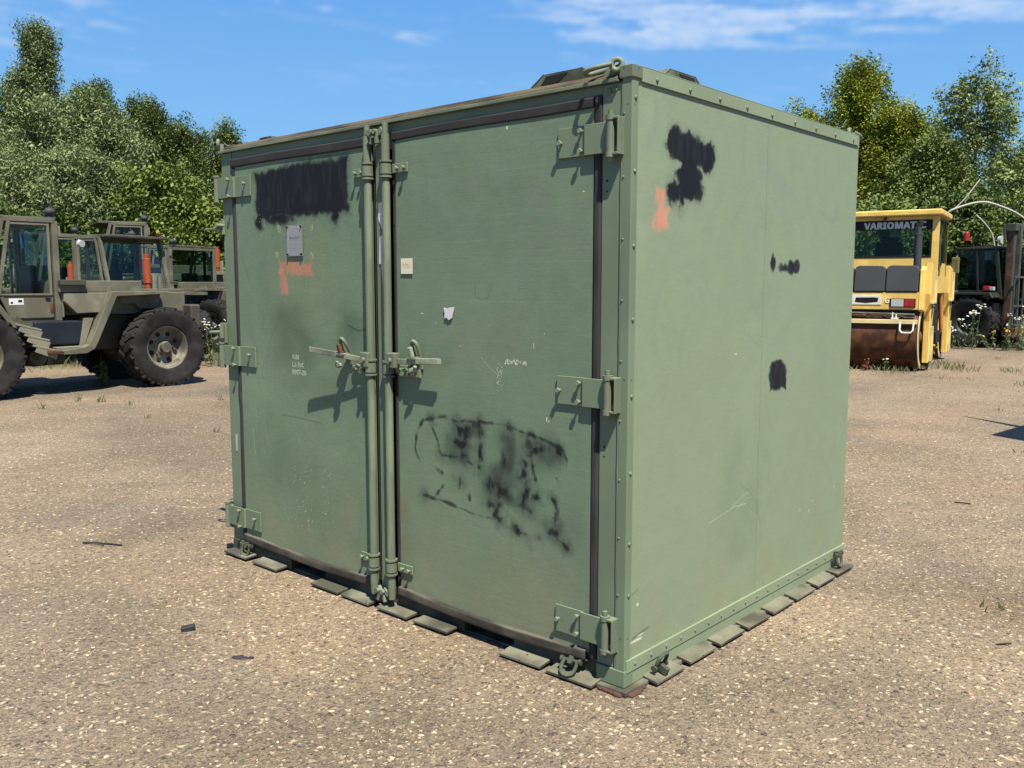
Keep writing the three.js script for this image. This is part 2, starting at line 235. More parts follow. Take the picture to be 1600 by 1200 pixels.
/* ---------- painted panels of the container ---------- */
// a canvas in metres: X, Y are the panel's own coordinates, s pixels per metre
function panel(x0, x1, y0, y1, s, seed, base) {
  const W = Math.round((x1 - x0) * s), H = Math.round((y1 - y0) * s), c = cv(W, H), g = c.getContext('2d'), R = rng(seed);
  g.fillStyle = base; g.fillRect(0, 0, W, H);
  const P = { c, g, R, s, W, H, X: (x) => (x - x0) * s, Y: (y) => (y1 - y) * s };
  P.dab = (x, y, r, col, a) => { const X = P.X(x), Y = P.Y(y), q = g.createRadialGradient(X, Y, 0, X, Y, r * s); q.addColorStop(0, `rgba(${col},${a})`); q.addColorStop(0.45, `rgba(${col},${a * 0.75})`); q.addColorStop(1, `rgba(${col},0)`); g.fillStyle = q; g.fillRect(X - r * s, Y - r * s, 2 * r * s, 2 * r * s); };
  P.blot = (n, r0, r1, cols, a) => { for (let i = 0; i < n; i++) P.dab(lerp(x0, x1, R()), lerp(y0, y1, R()), lerp(r0, r1, R()), cols[(R() * cols.length) | 0], a * (0.4 + 0.6 * R())); };
  P.spray = (pts, r, col, a, step = 0.006) => { for (let i = 0; i < pts.length - 1; i++) { const [ax, ay] = pts[i], [bx, by] = pts[i + 1], n = Math.max(1, Math.hypot(bx - ax, by - ay) / step); for (let k = 0; k < n; k++) { const w = (0.55 + 0.7 * R()) * (0.62 + 0.7 * vnoise((ax + bx) * 9 + k * 0.035, i * 3.1, seed)); P.dab(lerp(ax, bx, k / n) + (R() - 0.5) * r * 0.9, lerp(ay, by, k / n) + (R() - 0.5) * r * 0.9, r * w, col, a * w * w); } } };
  P.chip = (x, y, w, h, col, a = 1) => { g.fillStyle = `rgba(${col},${a})`; g.beginPath(); const n = 7; for (let i = 0; i < n; i++) { const t = i / n * 6.283, k = 0.6 + 0.5 * R(); g.lineTo(P.X(x + Math.cos(t) * w * k / 2), P.Y(y + Math.sin(t) * h * k / 2)); } g.fill(); };
  P.line = (pts, w, col, a) => { g.strokeStyle = `rgba(${col},${a})`; g.lineWidth = w * s; g.lineCap = 'round'; g.lineJoin = 'round'; g.beginPath(); pts.forEach(([x, y], i) => (i ? g.lineTo(P.X(x), P.Y(y)) : g.moveTo(P.X(x), P.Y(y)))); g.stroke(); };
  P.strokes = (n, cols, a, horiz) => { for (let i = 0; i < n; i++) { const x = lerp(x0, x1, R()), y = lerp(y0, y1, R()), l = 0.1 + R() * 0.5, w = 0.001 + R() * 0.004, c2 = cols[(R() * cols.length) | 0]; P.line(horiz ? [[x, y], [x + l, y + (R() - 0.5) * 0.008]] : [[x, y], [x + (R() - 0.5) * 0.01, y - l]], w, c2, a * R()); } };
  P.scuffs = (n, col, a) => { for (let i = 0; i < n; i++) { const x = lerp(x0, x1, R()), y = lerp(y0, y1, R()), l = 0.05 + R() * 0.35, t = R() * 6.28, k = (R() - 0.5) * 1.2; P.line([0, 1, 2, 3].map((j) => [x + Math.cos(t + k * j / 3) * l * j / 3, y + Math.sin(t + k * j / 3) * l * j / 3]), 0.004 + 0.02 * R(), col, a * R()); } };
  P.grain = (amt) => { const im = g.getImageData(0, 0, W, H), d = im.data; for (let y = 0; y < H; y++) for (let x = 0; x < W; x++) { const n = (fbm(x / 70, y / 70, 3, seed) - 0.5) * 0.7 + (vnoise(x / 2.2, y / 2.2, seed + 5) - 0.5) + (vnoise(x / 26, y / 2.0, seed + 8) - 0.5) * 0.8, k = 1 + amt * n, o = (y * W + x) * 4; d[o] *= k; d[o + 1] *= k; d[o + 2] *= k; } g.putImageData(im, 0, 0); };
  // sprayed paint: field(x, y) is the distance inside the mark in metres; noise frays its edge and thins it in streaks
  P.cover = (ax, bx2, ay, by2, field, col, alpha, soft = 0.012, fray = 0.02, streak = 0.35) => {
    const X0 = Math.max(0, Math.floor(P.X(ax))), X1 = Math.min(W, Math.ceil(P.X(bx2))), Y0 = Math.max(0, Math.floor(P.Y(by2))), Y1 = Math.min(H, Math.ceil(P.Y(ay))), im = g.getImageData(X0, Y0, X1 - X0, Y1 - Y0), d = im.data;
    for (let j = Y0; j < Y1; j++) for (let i = X0; i < X1; i++) {
      const x = x0 + (i + 0.5) / s, y = y1 - (j + 0.5) / s, n = fbm(x * 30 + seed, y * 30, 4, seed + 2) - 0.5, sp = vnoise(i * 0.9, j * 0.9, seed + 4) - 0.5;
      const a = clamp(smooth(field(x, y) + fray * n * 2 + soft * 0.9 * sp, -soft, soft) * alpha * (1 - streak * smooth(fbm(x * 46, y * 11, 3, seed + 6), 0.45, 0.75)), 0, 1); if (a <= 0.004) continue;
      const o = ((j - Y0) * (X1 - X0) + i - X0) * 4; for (let c = 0; c < 3; c++) d[o + c] = lerp(d[o + c], col[c], a);
    }
    g.putImageData(im, X0, Y0);
  };
  P.mat = (rough = 0.5) => new THREE.MeshPhysicalMaterial({ color: rgb(ALBEDO, ALBEDO, ALBEDO), map: canvasTex(c), roughness: rough, specularIntensity: 0.4 });
  return P;
}
const ell = (x, y, cx, cy, rx, ry) => { const u = Math.hypot((x - cx) / rx, (y - cy) / ry); return (1 - u) * Math.min(rx, ry); }, rect = (x, y, a, b, c, d) => Math.min(x - a, b - x, y - c, d - y), BLACK = [21, 21, 24], ROSE = [196, 128, 104];
const srgb = (c) => 'rgb(' + c.map((v) => Math.round(255 * (1.055 * Math.pow(v, 1 / 2.4) - 0.055))).join(',') + ')';
const BASE = srgb(GREEN), LIGHT = '150,170,138', DEEP = '86,108,86', DUST = '142,132,104', BLK = '15,15,17', PINK = '190,122,98', CREAM = '214,214,196';
function letters(P, text, x, y, h, col, a, worn) { const { g } = P; g.font = `bold ${h * P.s}px sans-serif`; g.fillStyle = `rgba(${col},${a})`; g.fillText(text, P.X(x), P.Y(y)); }

const LD = { x0: -2.632, x1: -1.474, y0: 0.118, y1: 2.215 }, RD = { x0: -1.286, x1: -0.164, y0: 0.115, y1: 2.222 };
const leftPaint = panel(LD.x0, LD.x1, LD.y0, LD.y1, 860, 101, BASE);
{
  const P = leftPaint, { R } = P;
  P.blot(60, 0.1, 0.35, [LIGHT, DEEP], 0.07); P.strokes(160, [LIGHT, DEEP], 0.06, true); P.scuffs(80, DEEP, 0.16); P.scuffs(30, LIGHT, 0.12); for (let i = 0; i < 30; i++) P.dab(lerp(-2.4, -1.5, R()), lerp(0.5, 1.5, R()), 0.06 + R() * 0.14, '78,96,74', 0.10); for (let i = 0; i < 18; i++) P.dab(-2.12 + (R() - 0.5) * 0.3, 1.32 + (R() - 0.5) * 0.3, 0.05 + R() * 0.1, '70,82,58', 0.13); for (let i = 0; i < 26; i++) { const x = lerp(LD.x0, LD.x1, R()), y = lerp(0.3, 2.1, R()), l = 0.05 + R() * 0.22; P.line([[x, y], [x + 0.003 * (R() - 0.5), y - l]], 0.003 + 0.006 * R(), R() < 0.5 ? '96,84,58' : DEEP, 0.10 + 0.12 * R()); }
  P.blot(26, 0.04, 0.12, ['96,112,84'], 0.18);
  for (let i = 0; i < 70; i++) P.dab(lerp(LD.x0, LD.x1, R()), LD.y0 + Math.pow(R(), 2) * 0.4, 0.05 + R() * 0.12, DUST, 0.07);
  for (let i = 0; i < 46; i++) P.dab(-2.08 + (R() - 0.5) * 0.55, 1.62 + (R() - 0.5) * 0.5, 0.05 + R() * 0.1, '134,140,100', 0.07);             // sun-bleached, mossy area round the plate
  for (let i = 0; i < 260; i++) P.chip(-2.1 + (R() - 0.5) * 0.7, 1.62 + (R() - 0.5) * 0.5, 0.004, 0.005, R() < 0.5 ? '84,78,52' : '104,110,76', 0.4);
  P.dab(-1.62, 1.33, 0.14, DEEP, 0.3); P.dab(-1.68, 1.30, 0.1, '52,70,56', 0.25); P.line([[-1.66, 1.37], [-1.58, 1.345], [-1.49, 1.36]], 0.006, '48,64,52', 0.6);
  P.line([[-2.23, 0.87], [-2.05, 0.865], [-1.9, 0.86]], 0.008, '66,86,68', 0.3); P.line([[-2.53, 0.76], [-2.52, 0.62]], 0.003, CREAM, 0.55);
  // sprayed-over black field
  const fieldBlack = (x, y) => Math.max(rect(x, y, -2.425 + 0.01 * Math.sin(y * 40), -1.64, 1.918 + 0.012 * vnoise(x * 9, 2, 4), 2.172 + 0.018 * (x + 1.64) / 0.8 + 0.016 * vnoise(x * 7, 5, 4)), ell(x, y, -1.74, 1.905, 0.024, 0.03), ell(x, y, -2.41, 1.905, 0.03, 0.03), ell(x, y, -2.22, 1.918, 0.09, 0.025));
  P.cover(-2.52, -1.55, 1.83, 2.21, (x, y) => fieldBlack(x, y) + 0.012, BLACK, 0.45, 0.03, 0.02, 0.2);
  P.cover(-2.52, -1.55, 1.83, 2.21, (x, y) => fieldBlack(x, y) + 0.004, BLACK, 0.97, 0.012, 0.016, 0.2);
  // pink angle mark
  P.cover(-2.28, -1.92, 1.48, 1.74, (x, y) => Math.max(rect(x, y, -2.235, -1.935 + 0.01 * Math.sin(y * 60), 1.632 - 0.05 * (x + 2.23), 1.70 - 0.09 * (x + 2.23)), rect(x, y, -2.238 + 0.12 * (1.69 - y), -2.178 + 0.10 * (1.69 - y), 1.52, 1.69)), ROSE, 0.85, 0.012, 0.02, 0.35);
  for (const [t, x, y] of [['G', -2.235, 1.85], ['2', -1.945, 1.848], ['D', -2.26, 1.712], ['C', -1.95, 1.705]]) { P.dab(x + 0.014, y + 0.012, 0.03, '122,126,84', 0.4); P.chip(x + 0.011, y + 0.011, 0.034, 0.042, '176,180,142', 0.75); letters(P, t, x, y, 0.03, '92,104,78', 0.9); }
  // worn stencil lettering, half rubbed away
  letters(P, 'VIN', -2.135, 1.178, 0.035, '190,204,180', 0.8); letters(P, 'L2-30C', -2.138, 1.138, 0.035, '190,204,180', 0.7); letters(P, '0097-20', -2.138, 1.098, 0.035, '190,204,180', 0.8);
  for (let i = 0; i < 46; i++) P.chip(-2.05 + (R() - 0.5) * 0.2, 1.145 + (R() - 0.5) * 0.14, 0.02, 0.006, '108,130,108', 0.8);
  for (const [x, y, n, dx, dy] of [[-2.40, 1.86, 14, 0.03, 0.25], [-2.08, 0.44, 60, 0.2, 0.36], [-1.86, 0.45, 30, 0.1, 0.35], [-1.62, 1.12, 8, 0.12, 0.06]]) for (let i = 0; i < n; i++) { const w = 0.002 + 0.006 * Math.pow(R(), 2); P.chip(x + (R() - 0.5) * dx, y + (R() - 0.5) * dy, w, w * 1.4, CREAM, 0.75); }
  for (let i = 0; i < 26; i++) P.chip(LD.x1 - 0.006 - R() * 0.008, lerp(0.4, 2.1, R()), 0.006, 0.01 + R() * 0.03, R() < 0.5 ? '190,196,176' : '96,78,60', 0.6);
  P.grain(0.09);
}
const rightPaint = panel(RD.x0, RD.x1, RD.y0, RD.y1, 860, 202, BASE);
{
  const P = rightPaint, { R } = P;
  P.blot(40, 0.15, 0.4, [LIGHT, DEEP], 0.04); P.strokes(520, [LIGHT, DEEP], 0.12, true); P.scuffs(26, DEEP, 0.09); for (let i = 0; i < 22; i++) P.dab(lerp(RD.x0, RD.x1, R()), lerp(0.3, 1.9, R()), 0.08 + R() * 0.2, '100,118,96', 0.05); for (let i = 0; i < 16; i++) { const x = lerp(RD.x0, RD.x1, R()), y = lerp(0.3, 2.1, R()), l = 0.05 + R() * 0.2; P.line([[x, y], [x + 0.003 * (R() - 0.5), y - l]], 0.003 + 0.005 * R(), R() < 0.5 ? '96,84,58' : DEEP, 0.08 + 0.10 * R()); }
  for (let i = 0; i < 90; i++) P.dab(lerp(RD.x0, RD.x1, R()), RD.y0 + Math.pow(R(), 2.4) * 0.4, 0.05 + R() * 0.13, DUST, 0.065);
  for (let i = 0; i < 34; i++) P.dab(-0.72 + (R() - 0.5) * 0.5, 1.33 + (R() - 0.5) * 0.18, 0.03 + R() * 0.06, '118,116,92', 0.06);
  for (let i = 0; i < 20; i++) P.dab(RD.x0 + R() * 0.05, RD.y0 + R() * 0.45, 0.03 + R() * 0.05, '120,104,72', 0.10);
  P.line([[-0.79, 1.56], [-0.785, 1.52], [-0.75, 1.505], [-0.71, 1.515], [-0.7, 1.56]], 0.008, DEEP, 0.35); P.line([[-0.755, 1.60], [-0.75, 1.64]], 0.006, DEEP, 0.2);
  const seg = (x, y, [ax, ay], [bx, by]) => { const dx = bx - ax, dy = by - ay, t = clamp(((x - ax) * dx + (y - ay) * dy) / (dx * dx + dy * dy), 0, 1); return Math.hypot(x - ax - dx * t, y - ay - dy * t); };
  const lines = (list, x, y) => { let m = 1; for (const q of list) for (let k = 0; k < q.length - 1; k++) m = Math.min(m, seg(x, y, q[k], q[k + 1])); return m; };
  const thin = [[[-0.968, 0.985], [-1.059, 0.966], [-1.121, 0.951], [-1.163, 0.897], [-1.178, 0.82], [-1.16, 0.779], [-1.138, 0.757]], [[-1.122, 0.605], [-0.994, 0.595], [-0.784, 0.567], [-0.673, 0.569], [-0.558, 0.537], [-0.484, 0.537]], [[-0.921, 0.971], [-0.782, 0.98], [-0.687, 0.984], [-0.603, 0.981], [-0.478, 0.958], [-0.406, 0.947], [-0.309, 0.918], [-0.279, 0.876], [-0.285, 0.832]], [[-0.336, 0.798], [-0.301, 0.76]], [[-0.36, 0.712], [-0.328, 0.668], [-0.342, 0.611], [-0.355, 0.575], [-0.327, 0.547], [-0.276, 0.519]], [[-1.059, 0.921], [-1.025, 0.869], [-1.017, 0.828], [-1.0, 0.806], [-0.931, 0.808], [-0.839, 0.826]], [[-0.993, 0.666], [-1.037, 0.616]], [[-0.886, 0.718], [-0.886, 0.67]], [[-0.828, 0.667], [-0.829, 0.625]], [[-1.036, 0.74], [-1.001, 0.726]], [[-0.831, 0.797], [-0.807, 0.789]], [[-0.463, 0.83], [-0.448, 0.776]]];
  const thick = [[[-0.766, 0.97], [-0.762, 0.871], [-0.767, 0.815], [-0.771, 0.776]], [[-0.603, 0.972], [-0.599, 0.93], [-0.595, 0.886], [-0.599, 0.851], [-0.611, 0.804], [-0.672, 0.784]], [[-0.922, 0.875], [-0.856, 0.871], [-0.864, 0.823]], [[-0.517, 0.845], [-0.517, 0.794], [-0.477, 0.733], [-0.506, 0.694], [-0.524, 0.66], [-0.488, 0.635]], [[-0.712, 0.623], [-0.649, 0.637], [-0.673, 0.586], [-0.642, 0.568]]];
  const patches = [[-0.88, 0.94, 0.04], [-0.847, 0.938, 0.034], [-0.913, 0.972, 0.02], [-0.782, 0.968, 0.03], [-0.603, 0.972, 0.028], [-0.672, 0.732, 0.05], [-0.634, 0.697, 0.044], [-0.611, 0.678, 0.027], [-0.711, 0.703, 0.024], [-0.673, 0.586, 0.027], [-0.478, 0.928, 0.037], [-0.434, 0.905, 0.037], [-0.378, 0.907, 0.03], [-0.323, 0.903, 0.028], [-0.35, 0.872, 0.027], [-0.477, 0.872, 0.027], [-0.506, 0.694, 0.03], [-0.455, 0.702, 0.027], [-0.524, 0.66, 0.02], [-0.495, 0.64, 0.024], [-0.886, 0.7, 0.022], [-0.931, 0.808, 0.022], [-1.0, 0.806, 0.019], [-0.864, 0.823, 0.027], [-0.558, 0.543, 0.026], [-0.36, 0.712, 0.015], [-0.426, 0.534, 0.009], [-0.484, 0.508, 0.008], [-1.122, 0.605, 0.015], [-1.059, 0.966, 0.016], [-0.611, 0.804, 0.024], [-0.595, 0.857, 0.024], [-0.355, 0.575, 0.024], [-0.335, 0.601, 0.02], [-0.282, 0.523, 0.015]];
  const heavy = (x, y) => { let m = 0.020 - lines(thick, x, y); for (const [px, py, pr] of patches) m = Math.max(m, pr * 0.95 - Math.hypot(x - px, (y - py) * 1.1)); return m; };
  P.cover(-1.25, -0.2, 0.44, 1.05, (x, y) => heavy(x, y) + 0.012, [40, 46, 48], 0.38, 0.03, 0.03, 0.5);
  P.cover(-1.25, -0.2, 0.44, 1.05, (x, y) => heavy(x, y) - 0.010 - 0.03 * smooth(fbm(x * 17, y * 13, 3, 77), 0.45, 0.7), BLACK, 0.88, 0.014, 0.03, 0.5);
  P.cover(-1.25, -0.2, 0.44, 1.05, (x, y) => 0.006 - lines(thin, x, y) - 0.008 * smooth(fbm(x * 9, y * 9, 3, 78), 0.5, 0.75), [30, 32, 34], 0.75, 0.007, 0.010, 0.55);
  for (const [x, y, w, h] of [[-0.602, 2.2, 0.012, 0.022], [-0.613, 1.243, 0.01, 0.01], [-0.456, 1.324, 0.005, 0.03], [-0.877, 1.305, 0.006, 0.006], [-0.387, 1.03, 0.008, 0.03], [-0.375, 1.022, 0.005, 0.015], [-0.40, 1.375, 0.006, 0.006], [-1.12, 1.44, 0.02, 0.006], [-1.03, 1.40, 0.012, 0.004], [-0.36, 2.0, 0.01, 0.006], [-0.21, 1.92, 0.014, 0.007]]) P.chip(x, y, w, h, CREAM, 0.85);
  for (let i = 0; i < 50; i++) P.chip(-0.555 + (R() - 0.5) * 0.12, 1.252 + (R() - 0.5) * 0.018, 0.008, 0.01, CREAM, 0.55);
  for (let i = 0; i < 46; i++) P.chip(-0.645 + (R() - 0.5) * 0.03, 1.185 + (R() - 0.5) * 0.12, 0.006, 0.006, CREAM, 0.55);
  P.line([[-0.75, 1.26], [-0.70, 1.22], [-0.65, 1.19]], 0.003, CREAM, 0.35);
  for (let i = 0; i < 60; i++) { const a = [[-0.87, 0.93], [-0.62, 0.75], [-0.6, 0.9], [-0.4, 0.9], [-0.5, 0.68], [-0.68, 0.68], [-0.9, 0.83], [-0.34, 0.6]][(R() * 8) | 0]; P.dab(a[0] + (R() - 0.5) * 0.14, a[1] + (R() - 0.5) * 0.12, 0.04 + R() * 0.07, '30,36,38', 0.075); }
  for (let i = 0; i < 26; i++) { const q = [[-0.86, 0.95, -0.78, 0.94], [-0.6, 0.96, -0.6, 0.8], [-0.48, 0.92, -0.32, 0.9], [-0.66, 0.74, -0.61, 0.66]][i % 4]; const t = R(); P.dab(lerp(q[0], q[2], t) + (R() - 0.5) * 0.05, lerp(q[1], q[3], t) + (R() - 0.5) * 0.05, 0.02 + R() * 0.03, BLK, 0.16); }
  P.grain(0.075);
}
const SD = { x0: 0, x1: 2.13, y0: 0.02, y1: 2.35 };             // x here is the distance back along the side
const sidePaint = panel(SD.x0, SD.x1, SD.y0, SD.y1, 860, 303, srgb(GREEN_SUNLIT));   // brighter, warmer base colour paints sunlight onto the side
{
  const P = sidePaint, { R } = P;
  P.blot(40, 0.25, 0.5, [LIGHT, DEEP], 0.03); P.strokes(60, [LIGHT, DEEP], 0.05, false); P.scuffs(26, DEEP, 0.09); for (let i = 0; i < 9; i++) { const x = 0.15 + i * 0.235 + 0.01 * R(), l = 0.06 + 0.3 * R(); P.line([[x, 2.30], [x + 0.004 * (R() - 0.5), 2.30 - l]], 0.006 + 0.006 * R(), '110,108,78', R() < 0.5 ? 0.02 : 0.05 + 0.08 * R()); } for (let i = 0; i < 14; i++) P.chip(0.02 + R() * 2.08, 0.14 + 0.1 * R() * R(), 0.004 + 0.01 * R(), 0.004 + 0.006 * R(), R() < 0.5 ? '110,70,48' : '196,198,176', 0.7); for (let i = 0; i < 14; i++) P.chip(0.008 + 0.01 * R(), 0.2 + 2.0 * R(), 0.006, 0.012 + 0.02 * R(), '196,198,176', 0.6);
  for (let i = 0; i < 60; i++) P.dab(R() * 2.13, 0.1 + Math.pow(R(), 2) * 0.3, 0.04 + R() * 0.1, DUST, 0.09);
  for (let i = 0; i < 26; i++) P.dab(0.75 + R() * 0.5, 0.35 + R() * 0.5, 0.05 + R() * 0.09, DEEP, 0.08);
  P.line([[0.92, 0.66], [1.0, 0.62], [1.07, 0.55], [1.12, 0.44]], 0.012, DEEP, 0.2);
  for (let i = 0; i < 40; i++) P.dab(0.12 + (R() - 0.5) * 0.22, 1.62 + R() * 0.6, 0.03 + R() * 0.05, '160,176,150', 0.06);
  P.line([[0.24, 2.16], [0.235, 1.80]], 0.06, '128,150,120', 0.28);
  const blob = (x, y) => Math.max(ell(x, y, 0.405, 2.092, 0.148, 0.068), ell(x, y, 0.290, 2.115, 0.044, 0.058), ell(x, y, 0.545, 2.078, 0.058, 0.056), ell(x, y, 0.41, 1.985, 0.092, 0.085), ell(x, y, 0.292, 1.925, 0.05, 0.045), ell(x, y, 0.357, 1.90, 0.02, 0.032), ell(x, y, 0.466, 1.942, 0.046, 0.042)) - 0.5 * Math.max(0, ell(x, y, 0.335, 2.035, 0.05, 0.026)) * 2.4;
  P.cover(0.15, 0.70, 1.82, 2.22, (x, y) => blob(x, y) + 0.004, BLACK, 0.35, 0.03, 0.02, 0.2);
  P.cover(0.15, 0.70, 1.82, 2.22, blob, BLACK, 0.97, 0.010, 0.024, 0.12);
  P.cover(0.10, 0.34, 1.74, 1.96, (x, y) => Math.max(rect(x, y, 0.162 - 0.01 * Math.sin(y * 50), 0.262, 1.775, 1.86), rect(x, y, 0.175, 0.24, 1.83, 1.93)), [204, 138, 116], 0.85, 0.014, 0.026, 0.3);
  const spots = (x, y) => Math.max(ell(x, y, 1.162, 1.662, 0.03, 0.034), ell(x, y, 1.155, 1.69, 0.014, 0.02), ell(x, y, 1.275, 1.647, 0.052, 0.018), ell(x, y, 1.355, 1.65, 0.04, 0.034), ell(x, y, 1.415, 1.652, 0.034, 0.030));
  P.cover(1.08, 1.5, 1.58, 1.74, spots, BLACK, 0.96, 0.009, 0.014, 0.15);
  P.cover(1.10, 1.40, 1.03, 1.25, (x, y) => Math.max(ell(x, y, 1.25, 1.15, 0.088, 0.066), rect(x, y, 1.175, 1.335, 1.075, 1.15)), BLACK, 0.97, 0.010, 0.016, 0.12);
  P.line([[0.63, 0.545], [0.74, 0.56], [0.86, 0.575], [0.97, 0.57]], 0.0022, CREAM, 0.6); P.line([[0.82, 0.575], [0.93, 0.61], [0.99, 0.62]], 0.0022, CREAM, 0.5); P.line([[0.88, 0.56], [0.99, 0.595]], 0.0018, CREAM, 0.5); P.line([[0.94, 0.58], [1.06, 0.49], [1.1, 0.43]], 0.002, '180,196,170', 0.35);
  P.line([[0.94, 1.355], [1.03, 1.29]], 0.002, DEEP, 0.5);
  for (const [x, y, w, h] of [[0.83, 1.266, 0.03, 0.007], [1.66, 0.406, 0.01, 0.02], [1.70, 0.45, 0.01, 0.012], [0.035, 0.36, 0.02, 0.02], [0.09, 0.33, 0.02, 0.02], [0.09, 0.185, 0.1, 0.012], [0.11, 0.2, 0.06, 0.01], [1.98, 0.48, 0.01, 0.02], [1.55, 0.43, 0.008, 0.02]]) P.chip(x, y, w, h, CREAM, 0.8);
  P.chip(0.028, 0.355, 0.018, 0.014, '120,52,32', 0.9); P.line([[0.02, 0.37], [0.09, 0.39]], 0.008, DEEP, 0.4); P.line([[0.06, 0.20], [0.17, 0.215]], 0.01, '90,96,72', 0.6);
  P.grain(0.05);
}

/* ---------- the storage container ---------- */
// front face in the plane z = 0 (x from -2.777 to 0), right side in the plane x = 0 (z from 0 to -2.13)
const cont = thing('storage_container', 'green steel storage container with two bolted doors and black sprayed-over markings', 'container');
{
  const W = 2.777, D = 2.13, R = rng(404);
  part('floor', [bx(-W + 0.02, -0.02, 0.095, 0.12, -D + 0.02, -0.05)], M.sill, cont);
  part('roof', [bx(-W + 0.03, -0.03, 2.30, 2.334, -D + 0.03, -0.062)], M.greenDirty, cont);
  part('wall', [bx(-W, -0.004, 0.02, 2.345, -D, -D + 0.04)], M.green, cont);
  part('wall', [bx(-W, -W + 0.04, 0.02, 2.345, -D + 0.042, -0.07)], M.green, cont);
  for (const [a, b] of [[0.004, 1.0744], [1.0756, 2.126]]) {  // two panels of the right side, a fine seam between them
    const w = b - a, h = 2.24, g = new THREE.PlaneGeometry(w, h, 30, 60), p = g.attributes.position, uv = g.attributes.uv;
    for (let i = 0; i < p.count; i++) {
      const u = p.getX(i) + w / 2, y = p.getY(i) + h / 2 + 0.10, e = Math.min(u, w - u, y - 0.1, 2.34 - y), k = smooth(e, 0, 0.12);
      p.setZ(i, k * 0.0022 * (fbm((u + a) * 2.1, y * 2.1, 3, 505) - 0.5) * 2); p.setX(i, u); p.setY(i, y); uv.setXY(i, (u + a) / SD.x1, (y - SD.y0) / (SD.y1 - SD.y0));
    }
    g.computeVertexNormals(); g.rotateY(Math.PI / 2); g.translate(0, 0, -a);
    const back = new THREE.BoxGeometry(0.04, h, w).translate(-0.0225, 0.1 + h / 2, -a - w / 2), bu = back.attributes.uv; for (let i = 0; i < bu.count; i++) bu.setXY(i, 0.5, 0.5);
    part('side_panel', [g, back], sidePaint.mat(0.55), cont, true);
  }
  part('corner_post', [bx(-0.127, -0.03, 0.09, 2.298, -0.07, 0, 0.002)], M.green, cont);
  part('corner_post', [bx(-W, -2.672, 0.09, 2.298, -0.07, 0, 0.002)], M.green, cont);
  part('corner_trim', [bx(-0.0365, 0.0055, 0.055, 2.345, -0.002, 0.0055, 0.002), bx(-0.001, 0.0058, 0.055, 2.345, -0.035, 0.0, 0.002)], M.green, cont);
  const wavy = []; for (let i = 0; i <= 40; i++) wavy.push([-0.039 + 0.0018 * (R() - 0.5), 0.08 + i * 0.0555, 0.002 + 0.001 * R()]);
  part('sealant', [tube(wavy, 0.0035, 120, 5)], M.greenHard, cont);
  part('header', [bx(-2.67, -0.129, 2.258, 2.30, -0.06, -0.002), bx(-2.67, -0.129, 2.19, 2.258, -0.06, -0.022)], M.green, cont);
  part('gutter', [bx(-2.80, -0.052, 2.300, 2.307, -0.04, 0.017, 0.002), bx(-2.80, -0.052, 2.299, 2.313, 0.014, 0.020, 0.002)], M.greenHard, cont);
  part('roof_edge', [prismX([[-0.010, 2.308], [0.05, 2.308], [0.06, 2.346], [0.03, 2.344], [-0.002, 2.325]], -2.79, -0.06, 0.002)], M.rustTop, cont);
  // rail over the side, with its row of rivets
  part('top_rail', [bx(0.0005, 0.0085, 2.300, 2.352, -2.112, -0.058, 0.002), bx(-0.05, 0.0085, 2.3525, 2.356, -2.112, -0.058, 0.001)], M.greenSunlit, cont);
  part('corner_cap', [bx(-0.048, 0.012, 2.308, 2.354, -0.054, 0.012, 0.004), bx(-0.13, -0.05, 2.315, 2.352, -0.06, -0.005, 0.004)], M.greenHard, cont);
  const dome = (x, y, z, r, dir) => { const g = new THREE.SphereGeometry(r, 8, 5, 0, 6.2832, 0, Math.PI / 2); g.scale(1, 0.75, 1); if (dir === 'x') g.rotateZ(-Math.PI / 2); else if (dir === 'z') g.rotateX(Math.PI / 2); return g.translate(x, y, z); };
  stuff(part('rivets', [...Array(9)].map((_, i) => dome(0.0085, 2.321, -0.15 - i * 0.235, 0.0095, 'x')), M.greenHard, cont));
  stuff(part('rivets', [...Array(19)].map((_, i) => dome(0.012, 0.104, -0.06 - i * 0.113, 0.0075, 'x')), M.greenHard, cont));
  stuff(part('rivets', [2.24, 1.98, 1.71, 1.44, 1.153, 0.861, 0.587, 0.384].map((y) => dome(0.0058, y, -0.017, 0.0085, 'x')), M.greenHard, cont));
  stuff(part('rivets', [...Array(10)].map((_, i) => dome(-0.028, 0.16 + i * 0.225, 0.0055, 0.005, 'z')), M.greenHard, cont));
  stuff(part('rivets', [[-0.098, 2.272], [-0.073, 2.276], [-0.148, 2.243]].map(([x, y]) => dome(x, y, 0, 0.012, 'z')), M.greenHard, cont));
  part('bottom_rail', [bx(0.0005, 0.012, 0.078, 0.128, -2.125, -0.006, 0.002), bx(-0.03, 0.008, 0.022, 0.0775, -2.125, -0.006, 0.003)], M.greenSunlit, cont);
  part('base_plate', [bx(-W + 0.01, 0.03, 0.004, 0.021, -D, -D + 0.2), bx(-W + 0.1, -0.11, 0.004, 0.012, -0.12, -0.03), bx(-W - 0.004, -W + 0.10, 0.004, 0.021, -0.12, 0.030), bx(-0.11, 0.034, 0.004, 0.021, -0.12, 0.034), bx(-0.11, 0.032, 0.004, 0.021, -D + 0.2, -0.12), bx(-W, -W + 0.1, 0.004, 0.021, -D + 0.2, -0.12)], M.plate, cont);
  part('corner_fitting', [bx(-0.125, 0.0095, 0.022, 0.088, -0.05, 0.009, 0.004)], M.green, cont);
  part('corner_fitting', [bx(-W, -2.66, 0.022, 0.088, -0.05, 0.009, 0.004)], M.greenDirty, cont);
  // sill below the doors with two fork pockets
  const pk = [[-2.215, -1.905], [-0.875, -0.575]];
